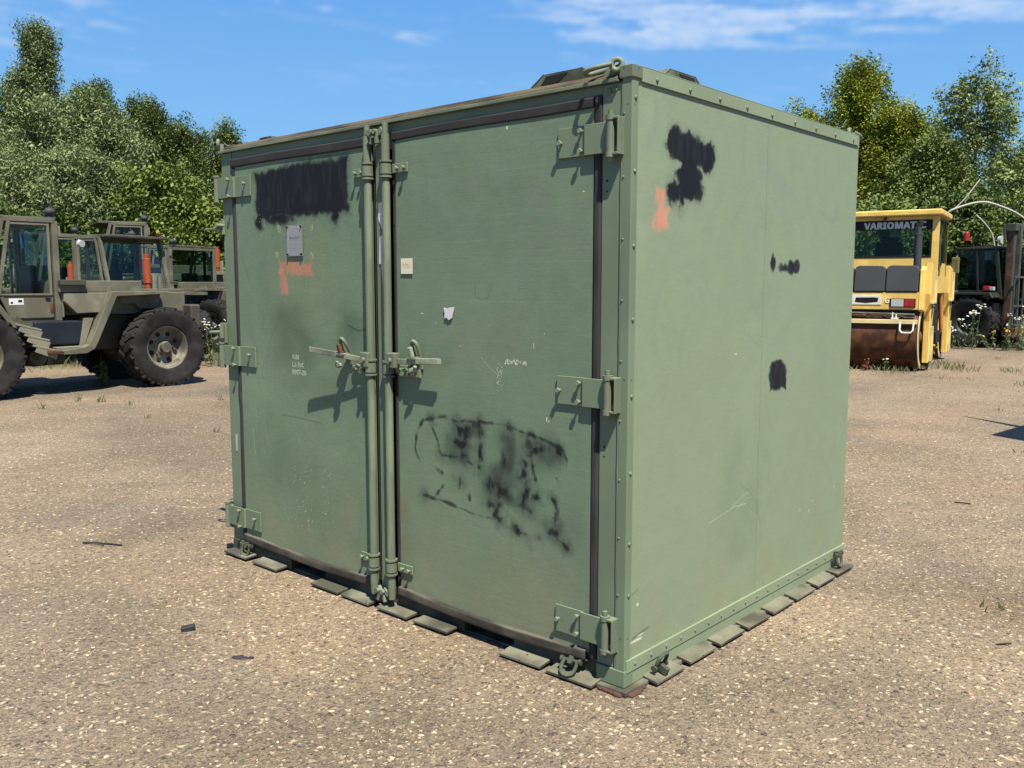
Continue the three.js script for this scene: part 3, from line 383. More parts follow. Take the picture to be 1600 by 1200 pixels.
  part('sill', [bx(-2.658, pk[0][0], 0.010, 0.112, -0.06, -0.010), bx(pk[0][1], pk[1][0], 0.010, 0.112, -0.06, -0.010), bx(pk[1][1], -0.127, 0.010, 0.112, -0.06, -0.010), bx(pk[0][0] + 0.001, pk[0][1] - 0.001, 0.086, 0.112, -0.06, -0.012), bx(pk[1][0] + 0.001, pk[1][1] - 0.001, 0.086, 0.112, -0.06, -0.012)], M.sill, cont);
  for (const [a, b] of pk) part('fork_pocket', [bx(a - 0.004, a + 0.004, 0.0225, 0.094, -2.0, -0.062, 0.001), bx(b - 0.004, b + 0.004, 0.0225, 0.094, -2.0, -0.062, 0.001), bx(a, b, 0.0225, 0.09, -2.01, -2.0, 0.001)], M.dark, cont);
  // skid plates
  for (const x of [-2.66, -2.36, -1.815, -1.565, -1.285, -1.02, -0.475, -0.215]) part('skid_plate', [box(0.215 + 0.02 * R(), 0.012, 0.092, x, 0.019 + 0.004 * R(), 0.026, 0.002, [0.06 + 0.07 * R(), 0.02 * (R() - 0.5), 0.02 * (R() - 0.5)])], M.plate, cont);
  for (let i = 0; i < 8; i++) part('skid_plate', [box(0.088, 0.012, 0.200 + 0.02 * R(), 0.032, 0.022 + 0.004 * R(), -0.225 - i * 0.254, 0.002, [0.02 * (R() - 0.5), 0.02 * (R() - 0.5), -0.12 - 0.06 * R()])], M.plate, cont);
  part('earth', [...Array(26)].map((_, i) => { const g = new THREE.IcosahedronGeometry(0.011 + 0.011 * R(), 0); g.scale(1.3, 0.6, 1); return i < 14 ? g.translate(0.03 + 0.012 * R() - 0.12 * R(), 0.005, 0.034 - 0.01 * R()) : g.translate(0.032, 0.005, 0.03 - 0.12 * R()); }), mat([0.10, 0.055, 0.04], 0.95), cont).userData.kind = 'stuff';

  // doors
  const door = (d, paint, seed, dents, label) => {
    const w = d.x1 - d.x0, h = d.y1 - d.y0, g = new THREE.PlaneGeometry(w, h, 46, 80), p = g.attributes.position;
    for (let i = 0; i < p.count; i++) {
      const x = p.getX(i) + (d.x0 + d.x1) / 2, y = p.getY(i) + (d.y0 + d.y1) / 2, e = Math.min(x - d.x0, d.x1 - x, y - d.y0, d.y1 - y), k = smooth(e, 0, 0.1);
      let z = k * 0.003 * (fbm(x * 2.4, y * 2.4, 3, seed) - 0.5) * 2;
      for (const [dx, dy, r, a] of dents) z -= a * Math.exp(-(Math.pow(x - dx, 2) + Math.pow(y - dy, 2)) / (r * r)) * smooth(e, 0, 0.03);
      p.setXYZ(i, x, y, 0.004 + z);
    }
    g.computeVertexNormals();
    const back = new THREE.BoxGeometry(w, h, 0.05).translate((d.x0 + d.x1) / 2, (d.y0 + d.y1) / 2, -0.031), bu = back.attributes.uv; for (let i = 0; i < bu.count; i++) bu.setXY(i, 0.97, 0.6);
    const m = part('door', [g, back], paint.mat(0.58), cont, true); m.userData.label = label; return m;
  };
  door(LD, leftPaint, 611, [[-1.66, 1.33, 0.07, 0.007], [-2.1, 0.88, 0.16, 0.004], [-1.75, 0.95, 0.2, 0.004], [-2.35, 1.35, 0.22, 0.004]], 'narrower left door with black sprayed field, data plate and pink mark');
  door(RD, rightPaint, 622, [[-0.7, 1.6, 0.3, 0.003], [-0.9, 0.6, 0.3, 0.003]], 'right door with scribbled black spray');
  // rubber seals: half-round strips that follow a line in the plane of the doors
  const seal = (pts, hw, t, m, z0 = -0.004, round = 2.2) => {
    const c = new THREE.CatmullRomCurve3(pts.map(([x, y]) => new THREE.Vector3(x, y, 0))), n = Math.max(8, pts.length * 8), K = 9, pos = [], idx = [];
    for (let i = 0; i <= n; i++) { const q = c.getPoint(i / n), a = c.getTangent(i / n); for (let k = 0; k <= K; k++) { const s = k / K * 2 - 1, hgt = t * Math.pow(Math.max(0, 1 - Math.pow(Math.abs(s), round * 1.6)), 1 / round); pos.push(q.x - a.y * s * hw, q.y + a.x * s * hw, z0 + (k === 0 || k === K ? -0.01 : hgt)); } }
    for (let i = 0; i < n; i++) for (let k = 0; k < K; k++) { const a = i * (K + 1) + k; idx.push(a, a + K + 1, a + 1, a + 1, a + K + 1, a + K + 2); }
    const g = new THREE.BufferGeometry(); g.setAttribute('position', new THREE.Float32BufferAttribute(pos, 3)); g.setIndex(idx); g.computeVertexNormals(); return part('door_seal', [g], m, cont);
  };
  M.rubber.side = M.rubberDusty.side = M.rubberBrown.side = THREE.DoubleSide;
  const dbl = (hw) => hw;
  seal([[-2.67, 2.236], [-2.2, 2.238], [-1.8, 2.234], [-1.47, 2.234]], 0.028, 0.015, M.rubber, -0.004, 4.5);
  seal([[-1.305, 2.238], [-0.9, 2.243], [-0.5, 2.240], [-0.165, 2.241]], 0.024, 0.013, M.rubber, -0.004, 4.5);
  seal([[-0.146, 0.10], [-0.147, 0.7], [-0.145, 1.4], [-0.146, 2.264]], 0.019, 0.012, M.rubber);
  seal([[-2.652, 0.13], [-2.651, 0.5], [-2.647, 0.9], [-2.655, 0.96], [-2.649, 1.02], [-2.652, 1.5], [-2.65, 2.205]], 0.019, 0.014, M.rubber);
  seal([[-1.298, 0.13], [-1.299, 0.8], [-1.297, 1.5], [-1.298, 2.215]], 0.0125, 0.011, M.rubber);
  seal([[-1.432, 0.13], [-1.431, 0.8], [-1.433, 1.5], [-1.432, 2.215]], 0.013, 0.009, M.rubberBrown);
  seal([[-2.64, 0.118], [-2.3, 0.108], [-1.95, 0.098], [-1.7, 0.102], [-1.475, 0.112]], 0.027, 0.022, M.rubberDusty, -0.004, 3.4);
  seal([[-1.29, 0.112], [-1.0, 0.098], [-0.75, 0.092], [-0.5, 0.094], [-0.17, 0.108]], 0.027, 0.024, M.rubberDusty, -0.004, 3.4);
  part('astragal', [bx(-1.412, -1.368, 0.06, 2.23, -0.02, 0.017, 0.003), bx(-1.418, -1.412, 0.06, 2.23, -0.02, 0.006, 0.002)], M.green, cont);

  // bolts
  const boltShape = [cyl(0.0055, 0.016, 0, 0, 0.008, 'z', 0.0055, 7), cyl(0.0105, 0.008, 0, 0, 0.0165, 'z', 0.0095, 6)];
  const boltGeo = join(boltShape);
  const bolt = (parent, x, y, z, s = 1) => { const m = new THREE.Mesh(boltGeo, M.greenHard); m.name = 'bolt'; m.position.set(x, y, z); m.scale.setScalar(s); m.castShadow = m.receiveShadow = true; parent.add(m); };
  // hinges on the right
  for (const y of [2.105, 1.157, 0.226]) {
    const h = sub('hinge', cont), H = 0.112;
    part('plate', [bx(-0.328, -0.192, y - H / 2, y + H / 2, 0.0065, 0.0145, 0.002), bx(-0.192, -0.088, y - H / 2, y + H / 2, 0.016, 0.024, 0.002), bx(-0.196, -0.188, y - H / 2, y + H / 2, 0.008, 0.0235, 0.002)], M.green, h);
    part('knuckle', [cyl(0.0165, 0.145, -0.068, y, 0.032), cyl(0.0195, 0.018, -0.068, y + 0.066, 0.032), cyl(0.0195, 0.018, -0.068, y - 0.066, 0.032), cyl(0.010, 0.02, -0.068, y + 0.083, 0.032), cyl(0.008, 0.02, -0.068, y - 0.083, 0.032, 'y', 0.012)], M.greenHard, h);
    part('bracket', [bx(-0.07, -0.028, y + 0.058, y + 0.068, 0.002, 0.044, 0.003), bx(-0.07, -0.028, y - 0.068, y - 0.058, 0.002, 0.044, 0.003), bx(-0.034, -0.026, y - 0.068, y + 0.068, 0.002, 0.044, 0.004), bx(-0.052, -0.026, y - 0.068, y + 0.068, 0.0008, 0.007, 0.002)], M.greenHard, h);
    for (const [x, dy, z] of [[-0.31, 0.0, 0.0145], [-0.212, 0.035, 0.0145], [-0.212, -0.038, 0.0145], [-0.047, -0.045, 0.007]]) bolt(h, x, y + dy, z);
  }
  // hinges on the left wrap over the edge
  for (const y of [2.105, 1.168, 0.232]) {
    const h = sub('hinge', cont), H = 0.112;
    part('plate', [bx(-2.80, -2.62, y - H / 2, y + H / 2, 0.018, 0.026, 0.002), bx(-2.624, -2.47, y - H / 2, y + H / 2, 0.0065, 0.0145, 0.002), bx(-2.627, -2.619, y - H / 2, y + H / 2, 0.0085, 0.0255, 0.002)], M.green, h);
    part('knuckle', [cyl(0.016, 0.13, -2.797, y, 0.022), cyl(0.019, 0.012, -2.797, y + 0.068, 0.022), cyl(0.019, 0.012, -2.797, y - 0.068, 0.022), bx(-2.80, -2.776, y - 0.05, y + 0.05, -0.12, 0.01)], M.greenHard, h);
    for (const [x, dy, z] of [[-2.66, 0.042, 0.026], [-2.52, 0.012, 0.0145], [-2.655, -0.05, 0.026]]) bolt(h, x, y + dy, z);
  }
  // locking rods, their guides and handles
  for (const [x, s] of [[-1.447, -1], [-1.318, 1]]) {
    const rod = sub('lock_rod', cont);
    part('rod', [cyl(0.0195, 2.13, x, 1.185, 0.036, 'y', 0.0195, 16), cyl(0.014, 0.06, x, 2.27, 0.036), cyl(0.017, 0.06, x, 0.10, 0.036, 'y', 0.02)], M.greenHard, rod);
    for (const y of [2.092, 1.178, 0.228]) {
      part('collar', [cyl(0.027, 0.045, x, y, 0.036, 'y', 0.027, 16), cyl(0.030, 0.009, x, y + 0.035, 0.036, 'y', 0.03, 16), cyl(0.029, 0.009, x, y - 0.034, 0.036, 'y', 0.029, 16)], M.greenHard, rod);
      part('guide_plate', [bx(Math.min(x + s * 0.02, x + s * 0.125), Math.max(x + s * 0.02, x + s * 0.125), y - 0.02, y + 0.022, 0.0075, 0.016, 0.003)], M.green, rod);
      bolt(cont, x + s * 0.062, y, 0.016); bolt(cont, x + s * 0.108, y, 0.016);
    }
    part('cam', [box(0.05, 0.03, 0.02, x - s * 0.03, 2.258, 0.04, 0.004, [0, 0, s * 0.5]), box(0.02, 0.055, 0.02, x - s * 0.045, 2.235, 0.045, 0.004), cyl(0.012, 0.03, x - s * 0.05, 2.262, 0.05, 'z')], M.greenHard, rod);
    part('cam', [box(0.045, 0.026, 0.02, x - s * 0.032, 0.098, 0.04, 0.004, [0, 0, -s * 0.6]), box(0.018, 0.06, 0.016, x - s * 0.048, 0.075, 0.046, 0.004, [0, 0, s * 0.35]), cyl(0.011, 0.03, x - s * 0.046, 0.10, 0.05, 'z')], M.steel, rod);
  }
  const handle = (x, y, s, tip, label) => {
    const h = sub('door_handle', cont);
    part('hub', [bx(x - 0.028, x + 0.028, y - 0.034, y + 0.036, 0.03, 0.068, 0.005), cyl(0.013, 0.02, x, y, 0.072, 'z')], M.greenHard, h);
    part('lever', [beam([x + s * 0.01, y - 0.004, 0.046], tip, 0.026, 0.009, Math.PI / 2, 0.003), beam([lerp(x, tip[0], 0.5), lerp(y, tip[1], 0.5), lerp(0.046, tip[2], 0.5) + 0.004], [lerp(x, tip[0], 0.98), lerp(y, tip[1], 0.98), tip[2] + 0.004], 0.029, 0.011, Math.PI / 2, 0.004)], M.steel, h);
    const cx = lerp(x, tip[0], 0.43), cz = lerp(0.046, tip[2], 0.43);
    part('catch', [tube([[cx - 0.018, y + 0.02, 0.02], [cx - 0.018, y + 0.075, cz - 0.01], [cx, y + 0.095, cz], [cx + 0.018, y + 0.075, cz - 0.01], [cx + 0.018, y + 0.02, 0.02]], 0.009, 28, 7), bx(cx - 0.025, cx + 0.025, y - 0.035, y + 0.015, 0.006, 0.016, 0.003), bx(cx - 0.024, cx + 0.024, y + 0.012, y + 0.024, 0.01, cz + 0.018, 0.003)], M.greenHard, h);
    part('padlock', [box(0.022, 0.05, 0.02, cx - s * 0.002, y + 0.045, cz + 0.012, 0.006, [0.2, 0, 0.1])], s < 0 ? M.rust : M.steel, h); part('padlock', [box(0.03, 0.022, 0.018, cx + s * 0.004, y - 0.035, cz + 0.012, 0.007, [0, 0.2, 0.4])], M.steel, h); part('padlock', [box(0.018, 0.035, 0.016, cx + s * 0.022, y - 0.03, cz + 0.01, 0.006, [0.3, 0, -0.4])], M.steel, h);
    part('guide_plate', [bx(Math.min(x, x + s * 0.15), Math.max(x, x + s * 0.15), y - 0.075, y - 0.036, 0.0075, 0.02, 0.003)], M.green, h);
    bolt(cont, x + s * 0.055, y - 0.055, 0.018, 1.1); bolt(cont, x + s * 0.12, y - 0.055, 0.018, 1.1);
  };
  handle(-1.462, 1.214, -1, [-1.865, 1.248, 0.086]); handle(-1.270, 1.221, 1, [-0.952, 1.234, 0.05]);

  // data plate and stickers
  const pc = cv(256, 384), pg = pc.getContext('2d'), PR = rng(8); pg.fillStyle = '#a8a6a4'; pg.fillRect(0, 0, 256, 384); pg.strokeStyle = '#6c6a6e'; pg.lineWidth = 5; pg.strokeRect(8, 8, 240, 368);
  for (let y = 40; y < 360; y += 17) { const bold = y > 140 && y < 160; pg.fillStyle = bold ? '#46444c' : '#77757a'; let x = 26 + PR() * 20; while (x < 225) { const w = 6 + PR() * 22; pg.fillRect(x, y, Math.min(w, 230 - x), bold ? 10 : 5); x += w + 5; } }
  pg.strokeStyle = '#77757c'; pg.lineWidth = 3; for (const y of [190, 240, 290]) { pg.beginPath(); pg.moveTo(18, y); pg.lineTo(238, y); pg.stroke(); } pg.beginPath(); pg.moveTo(140, 190); pg.lineTo(140, 330); pg.stroke();
  const flat = (w, h, d) => { const g = new THREE.BoxGeometry(w, h, d), u = g.attributes.uv; for (let i = 0; i < u.count; i++) if (i < 16 || i > 19) u.setXY(i, 0.04, 0.5); return g; };
  const plate = part('data_plate', [flat(0.138, 0.158, 0.003).translate(-2.078, 1.795, 0.0095)], new THREE.MeshStandardMaterial({ color: rgb(ALBEDO, ALBEDO, ALBEDO), map: canvasTex(pc), roughness: 0.45, metalness: 0.25 }), cont, true);
  for (const [x, y] of [[-2.138, 1.865], [-2.018, 1.865], [-2.138, 1.725], [-2.018, 1.725]]) part('screw', [cyl(0.006, 0.008, x, y, 0.014, 'z', 0.005, 8)], M.dark, plate);
  const sc = cv(128, 128), sg = sc.getContext('2d'); sg.fillStyle = '#dcd8c2'; sg.fillRect(0, 0, 128, 128); sg.strokeStyle = 'rgba(196,120,100,0.75)'; sg.lineWidth = 5; sg.beginPath(); [[24, 84], [26, 40], [48, 82], [50, 38], [62, 60], [76, 44], [72, 84], [88, 82], [92, 44], [106, 50], [102, 84]].forEach(([x, y], i) => (i ? sg.lineTo(x, y) : sg.moveTo(x, y))); sg.stroke();
  part('sticker', [flat(0.078, 0.07, 0.0015).translate(-1.213, 1.653, 0.0088)], new THREE.MeshStandardMaterial({ color: rgb(ALBEDO, ALBEDO, ALBEDO), map: canvasTex(sc), roughness: 0.6 }), cont, true).userData.label = 'square cream sticker with faint red scribble';
  part('sticker', [prism([[-0.972, 1.468], [-0.95, 1.464], [-0.935, 1.469], [-0.905, 1.472], [-0.912, 1.45], [-0.92, 1.425], [-0.94, 1.414], [-0.955, 1.425], [-0.968, 1.42], [-0.966, 1.445]], 0.0075, 0.0105, 0.0005)], M.paper, cont).userData.label = 'torn white scrap of a sticker';
  part('paper_label', [prism([[-1.392, 1.945], [-1.36, 1.95], [-1.352, 1.80], [-1.372, 1.83], [-1.392, 1.87]], 0.0185, 0.021, 0.0005), prism([[-1.385, 1.79], [-1.36, 1.80], [-1.355, 1.66], [-1.392, 1.665]], 0.0185, 0.0215, 0.0005), prism([[-1.378, 1.66], [-1.357, 1.66], [-1.355, 1.50], [-1.36, 1.50]], 0.0185, 0.021, 0.0005)], M.paper, cont).userData.label = 'torn strip of white paper behind the right locking rod';
  part('white_mark', [prism([[-2.722, 0.71], [-2.702, 0.712], [-2.703, 0.61], [-2.722, 0.612]], 0.0005, 0.0025, 0.0005)], mat([0.42, 0.46, 0.40], 0.7), cont);

  // lashing rings, shackles and stacking lugs
  const ring = (x, y, z, turn, s = 1) => { const r = sub('lifting_ring', cont); r.position.set(x, y, z); r.rotation.y = turn; r.scale.setScalar(s); part('ring', [tube([[0, 0.012, 0], [-0.07, -0.002, 0.012], [-0.115, -0.012, 0.045], [-0.105, -0.012, 0.085], [-0.05, -0.004, 0.09], [0.0, 0.010, 0.052]], 0.0105, 40, 8)], M.greenHard, r); part('eye', [new THREE.TorusGeometry(0.021, 0.011, 8, 14).rotateY(0.5).translate(0.006, 0.01, 0.025), cyl(0.013, 0.05, 0.004, -0.018, 0.0)], M.greenHard, r); };
  ring(-0.07, 2.352, -0.02, 0, 0.92); ring(-2.76, 2.345, 0.0, -1.2, 0.9); ring(-0.02, 2.365, -2.10, -1.9, 0.9); ring(-2.74, 2.36, -2.09, -2.6, 0.9);
  const lug = (x, z, turn, side, sc2 = 1) => { const l = sub('stacking_lug', cont); l.position.set(x, 2.338, z); l.rotation.y = turn; l.scale.set(sc2, 0.8 * sc2, sc2); const t = 0.004, P = [[-0.17, 0], [-0.095, 0.062], [0.095, 0.062], [0.17, 0]], s = new THREE.Shape(P.map((p) => new THREE.Vector2(...p))); 
    part('hat_plate', [beam([-0.095, 0.062, -0.07], [0.095, 0.062, -0.07], t, 0.004), box(0.19, t, 0.17, 0, 0.061, -0.0, 0.001), box(0.105, t, 0.05, -0.132, 0.031, 0.062, 0.001, [0, 0, 0.69]), box(0.105, t, 0.05, -0.132, 0.031, -0.062, 0.001, [0, 0, 0.69]), box(0.105, t, 0.17, 0.132, 0.031, 0, 0.001, [0, 0, -0.69]), prism(P, -0.085, -0.081, 0.0005), prism(P, 0.081, 0.085, 0.0005)], M.greenDirty, l); part('pocket', [prism((side > 0 ? 1 : -1) > 0 ? [[-0.105, 0.012], [-0.078, 0.052], [0.03, 0.052], [-0.02, 0.014]] : [[0.105, 0.012], [0.02, 0.014], [-0.03, 0.052], [0.078, 0.052]], 0.0852, 0.0866, 0.0003)], M.dark, l); };
  lug(-0.35, -0.12, 0, 1); lug(-0.10, -0.37, Math.PI / 2, -1); lug(-2.42, -0.10, 0, 1, 0.5); lug(-0.10, -1.84, Math.PI / 2, -1, 0.7);
  const shackle = (x, y, z, turn, swing) => { const s = sub('shackle', cont); s.position.set(x, y, z); s.rotation.set(swing, turn, 0, 'YXZ'); s.scale.setScalar(0.85); part('bow', [tube([[-0.033, 0, 0], [-0.037, -0.03, 0.0], [-0.028, -0.062, 0], [0, -0.074, 0], [0.028, -0.062, 0], [0.037, -0.03, 0], [0.033, 0, 0]], 0.0095, 36, 8)], M.greenDirty, s); part('pin', [cyl(0.009, 0.095, 0, 0, 0, 'x'), cyl(0.015, 0.012, -0.046, 0, 0, 'x'), cyl(0.014, 0.014, 0.05, 0, 0, 'x'), bx(-0.012, 0.012, -0.02, 0.02, -0.05, 0.012, 0.004)], M.greenDirty, s); };
  shackle(-0.235, 0.074, 0.03, 0.15, -0.75); shackle(-2.60, 0.082, 0.03, 0.1, -0.3); shackle(0.035, 0.055, -0.20, Math.PI / 2, -2.75); shackle(0.035, 0.105, -1.985, Math.PI / 2, -0.2);
  part('door_stop', [bx(-2.80, -2.755, 1.85, 1.925, 0.002, 0.016), bx(-2.90, -2.77, 1.878, 1.888, 0.006, 0.05), cyl(0.012, 0.05, -2.765, 1.90, 0.03, 'z')], M.greenHard, cont);
  part('door_stop', [bx(-2.82, -2.765, 1.235, 1.35, 0.003, 0.02), tube([[-2.785, 1.30, 0.03], [-2.86, 1.295, 0.05], [-2.90, 1.292, 0.03], [-2.86, 1.29, 0.0]], 0.009, 24, 7), cyl(0.013, 0.07, -2.78, 1.30, 0.03)], M.greenHard, cont);
}

/* ---------- wheels ---------- */
function tyreGeometry(r, w, rimR, lugs, seg = 40) {             // axis along z
  const h = w / 2, prof = [[rimR, -h * 0.72], [rimR + 0.03, -h * 0.86], [r * 0.80, -h], [r * 0.90, -h * 0.97], [r * 0.955, -h * 0.86], [r * 0.965, 0], [r * 0.955, h * 0.86], [r * 0.90, h * 0.97], [r * 0.80, h], [rimR + 0.03, h * 0.86], [rimR, h * 0.72]];
  const g = [new THREE.LatheGeometry(prof.map((p) => new THREE.Vector2(...p)), seg).rotateX(Math.PI / 2)];
  for (let i = 0; i < lugs; i++) for (const s of [-1, 1]) {
    const a = (i + (s > 0 ? 0.5 : 0)) / lugs * Math.PI * 2, l = box(r * 0.10, r * 0.075, h * 1.02, 0, 0, 0, 0.006); l.rotateX(0); l.rotateY(0); l.applyMatrix4(new THREE.Matrix4().makeRotationY(s * 0.45)); l.translate(0, r * 0.945, s * h * 0.49); l.rotateZ(a); g.push(l);
    const e = box(r * 0.10, r * 0.085, 0.014, 0, r * 0.905, s * h * 0.94, 0.006); e.rotateZ(a + 0.10 * 1); g.push(e);
  }
  return g;
}
function rimGeometry(R, w, face) {                               // dished disc, hub and flange; the outside faces +z
  const z = face, prof = [[0.001, z - 0.09], [R * 0.30, z - 0.09], [R * 0.32, z - 0.13], [R * 0.78, z - 0.15], [R * 0.86, z - 0.06], [R * 0.93, z - 0.02], [R * 1.0, z + 0.012], [R * 1.05, z + 0.005], [R * 1.05, z - 0.03], [R * 0.97, z - 0.06], [R * 0.97, -w / 2 + 0.05], [0.05, -w / 2 + 0.05]];
  return [new THREE.LatheGeometry(prof.map((p) => new THREE.Vector2(...p)), 36).rotateX(Math.PI / 2)];
}
function wheel(parent, x, y, z, r, w, rimR, lugs, m = M.tyre, flip = false, rimM = M.rim) {
  const g = sub('wheel', parent); g.position.set(x, y, z); if (flip) g.rotation.y = Math.PI;
  part('tyre', tyreGeometry(r, w, rimR, lugs), m, g);
  const hub = [...rimGeometry(rimR, w, w * 0.36), cyl(rimR * 0.27, 0.07, 0, 0, w * 0.36 - 0.06, 'z', rimR * 0.24, 20)];
  for (let i = 0; i < 10; i++) { const a = i / 10 * 6.283; hub.push(cyl(0.014, 0.03, Math.cos(a) * rimR * 0.44, Math.sin(a) * rimR * 0.44, w * 0.36 - 0.125, 'z', 0.012, 6)); }
  part('rim', hub, rimM, g);
  part('rim_hole', [...Array(8)].map((_, i) => { const a = (i + 0.5) / 8 * 6.283; return cyl(0.036, 0.03, Math.cos(a) * rimR * 0.64, Math.sin(a) * rimR * 0.64, w * 0.36 - 0.152, 'z', 0.034, 12); }), M.dark, g).userData.kind = 'stuff';
  return g;
}

/* ---------- wheel loaders: x runs to the rear, z to the side that faces us ---------- */
function makeLoader(label) {
  const t = thing('wheel_loader', label, 'wheel loader', [0, 0, 0], 0, 'olive wheel loaders parked on the left');
  wheel(t, 1.21, 0.6, 0.80, 0.63, 0.46, 0.325, 22, M.tyreDusty); wheel(t, 1.21, 0.6, -0.80, 0.63, 0.46, 0.325, 22, M.tyreDusty, true);
  wheel(t, -1.47, 0.6, 0.80, 0.63, 0.46, 0.325, 22, M.tyreDusty); wheel(t, -1.47, 0.6, -0.80, 0.63, 0.46, 0.325, 22, M.tyreDusty, true);
  for (const ax of [1.21, -1.47]) part('axle', [cyl(0.11, 1.4, ax, 0.6, 0, 'z'), cyl(0.24, 0.3, ax, 0.6, 0, 'z')], M.oliveDark, t);
  part('chassis', [bx(-1.9, -0.35, 0.52, 0.95, -0.38, 0.38, 0.02), bx(-0.45, 1.75, 0.58, 1.12, -0.42, 0.42, 0.02), cyl(0.17, 0.5, -0.4, 0.62, 0.05, 'y'), bx(1.68, 1.86, 0.75, 1.25, -0.85, 0.85, 0.03)], M.oliveDark, t);
  part('drive_shaft', [bar([-1.45, 0.6, 0.1], [-0.3, 0.5, 0.3], 0.07), cyl(0.15, 0.18, -0.52, 0.52, 0.42, 'z', 0.12), cyl(0.11, 0.24, -0.28, 0.5, 0.42, 'x')], M.plate, t);
  // rear hood
  part('hood', [bx(-0.30, 0.92, 1.455, 1.625, -0.78, 0.82, 0.012), bx(-0.22, 1.72, 1.12, 1.452, -0.62, 0.62, 0.02), bx(0.92, 1.72, 1.452, 1.50, -0.6, 0.6, 0.01)], M.olive, t);
  part('hood_trim', [bx(-0.31, 0.05, 1.56, 1.635, 0.80, 0.90, 0.008)], M.oliveDark, t);
  part('side_cover', [prism([[-0.25, 1.45], [0.40, 1.45], [0.27, 1.16], [-0.08, 1.15], [-0.25, 1.33]], 0.62, 0.84, 0.008), cyl(0.012, 0.02, 0.10, 1.18, 0.845, 'z')], M.oliveLight, t);
  // rear mudguards: outer band and inner wall
  for (const s of [1, -1]) {
    const band = [[1.27, 1.465], [0.38, 1.465], [0.02, 0.70], [-0.06, 0.665], [-0.36, 0.63], [-0.36, 0.57], [-0.02, 0.575], [0.10, 0.64], [0.155, 0.74], [0.46, 1.395], [1.27, 1.425]];
    part('mudguard', [prism(band, s > 0 ? 0.60 : -0.97, s > 0 ? 0.97 : -0.60, 0.006), prism([[0.42, 1.43], [1.27, 1.43], [1.20, 1.20], [0.92, 1.20], [0.86, 1.28], [0.66, 1.28], [0.52, 1.15], [0.30, 1.05]], s > 0 ? 0.66 : -0.70, s > 0 ? 0.70 : -0.66, 0.004)], M.olive, t);
    part('fuel_tank', [bx(-0.66, 0.02, 0.70, 1.05, s > 0 ? 0.45 : -0.8, s > 0 ? 0.80 : -0.45, 0.03)], M.navy, t);
    part('tank_guard', [prism([[0.02, 1.08], [0.16, 1.08], [0.02, 0.70], [-0.06, 0.66]], s > 0 ? 0.70 : -0.82, s > 0 ? 0.82 : -0.70), bx(-0.42, 0.0, 0.60, 0.68, s > 0 ? 0.5 : -0.92, s > 0 ? 0.92 : -0.5, 0.008)], M.oliveLight, t);
    part('front_mudguard', [prism([[-2.0, 1.42], [-1.22, 1.42], [-0.98, 1.07], [-0.82, 0.95], [-0.82, 0.89], [-1.03, 1.01], [-1.27, 1.36], [-2.0, 1.36]], s > 0 ? 0.58 : -0.97, s > 0 ? 0.97 : -0.58)], M.olive, t);
    const st = sub('steps', t);
    for (const [x, y] of [[-0.80, 0.98], [-0.70, 0.83], [-0.60, 0.68]]) part('step', [box(0.34, 0.03, 0.26, x, y, s * 0.87, 0.006, [0, 0, -0.28]), box(0.30, 0.10, 0.02, x + 0.02, y - 0.06, s * 0.985, 0.004, [0, 0, -0.40])], M.oliveLight, st);
    part('step_stringer', [beam([-0.92, 1.08, s * 0.75], [-0.42, 0.58, s * 0.75], 0.03, 0.16)], M.oliveDark, st);
    if (s > 0) part('rust_patch', [box(0.22, 0.05, 0.16, -0.47, 0.615, 0.95, 0.01, [0, 0, -0.12])], M.rust, st);
  }
  // cab
  const Z = 0.72;
  part('cab_floor', [bx(-1.35, -0.30, 1.03, 1.09, -Z, Z), bx(-1.15, -0.28, 0.98, 1.03, -Z + 0.02, Z + 0.03)], M.oliveDark, t);
  part('roof', [bx(-1.22, -0.27, 2.46, 2.515, -Z - 0.02, Z + 0.02, 0.015), bx(-1.0, -0.5, 2.515, 2.535, -0.4, 0.4, 0.008)], M.oliveDark, t);
  for (const s of [1, -1]) {
    part('rear_post', [bx(-0.335, -0.25, 1.05, 2.46, s > 0 ? Z - 0.05 : -Z - 0.03, s > 0 ? Z + 0.03 : -Z + 0.05, 0.008)], M.olive, t);
    part('front_post', [beam([-0.98, 2.47, s * Z], [-1.28, 1.10, s * Z], 0.06, 0.06), beam([-0.90, 2.44, s * (Z + 0.02)], [-1.07, 1.42, s * (Z + 0.02)], 0.03, 0.045), beam([-0.97, 2.47, s * (Z + 0.01)], [-0.30, 2.47, s * (Z + 0.01)], 0.05, 0.06)], M.olive, t);
    const d = sub('cab_door', t);
    part('panel', [prism([[-1.07, 1.42], [-0.36, 1.42], [-0.36, 1.10], [-0.94, 1.10]], s > 0 ? Z - 0.01 : -Z - 0.02, s > 0 ? Z + 0.02 : -Z + 0.01)], M.olive, d);
    part('frame', [beam([-0.385, 1.42, s * (Z + 0.01)], [-0.385, 2.42, s * (Z + 0.01)], 0.03, 0.05), beam([-0.90, 2.415, s * (Z + 0.01)], [-0.37, 2.415, s * (Z + 0.01)], 0.03, 0.035), beam([-1.07, 1.43, s * (Z + 0.012)], [-0.36, 1.43, s * (Z + 0.012)], 0.035, 0.02)], M.oliveLight, d);
    part('pane', [prism([[-1.05, 1.44], [-0.40, 1.44], [-0.40, 2.40], [-0.90, 2.40]], s > 0 ? Z - 0.004 : -Z - 0.002, s > 0 ? Z + 0.002 : -Z + 0.004, 0.001)], M.glass, d);
    part('handle', [bx(-0.47, -0.40, 1.36, 1.38, s > 0 ? Z + 0.02 : -Z - 0.04, s > 0 ? Z + 0.04 : -Z - 0.02)], M.black, d);
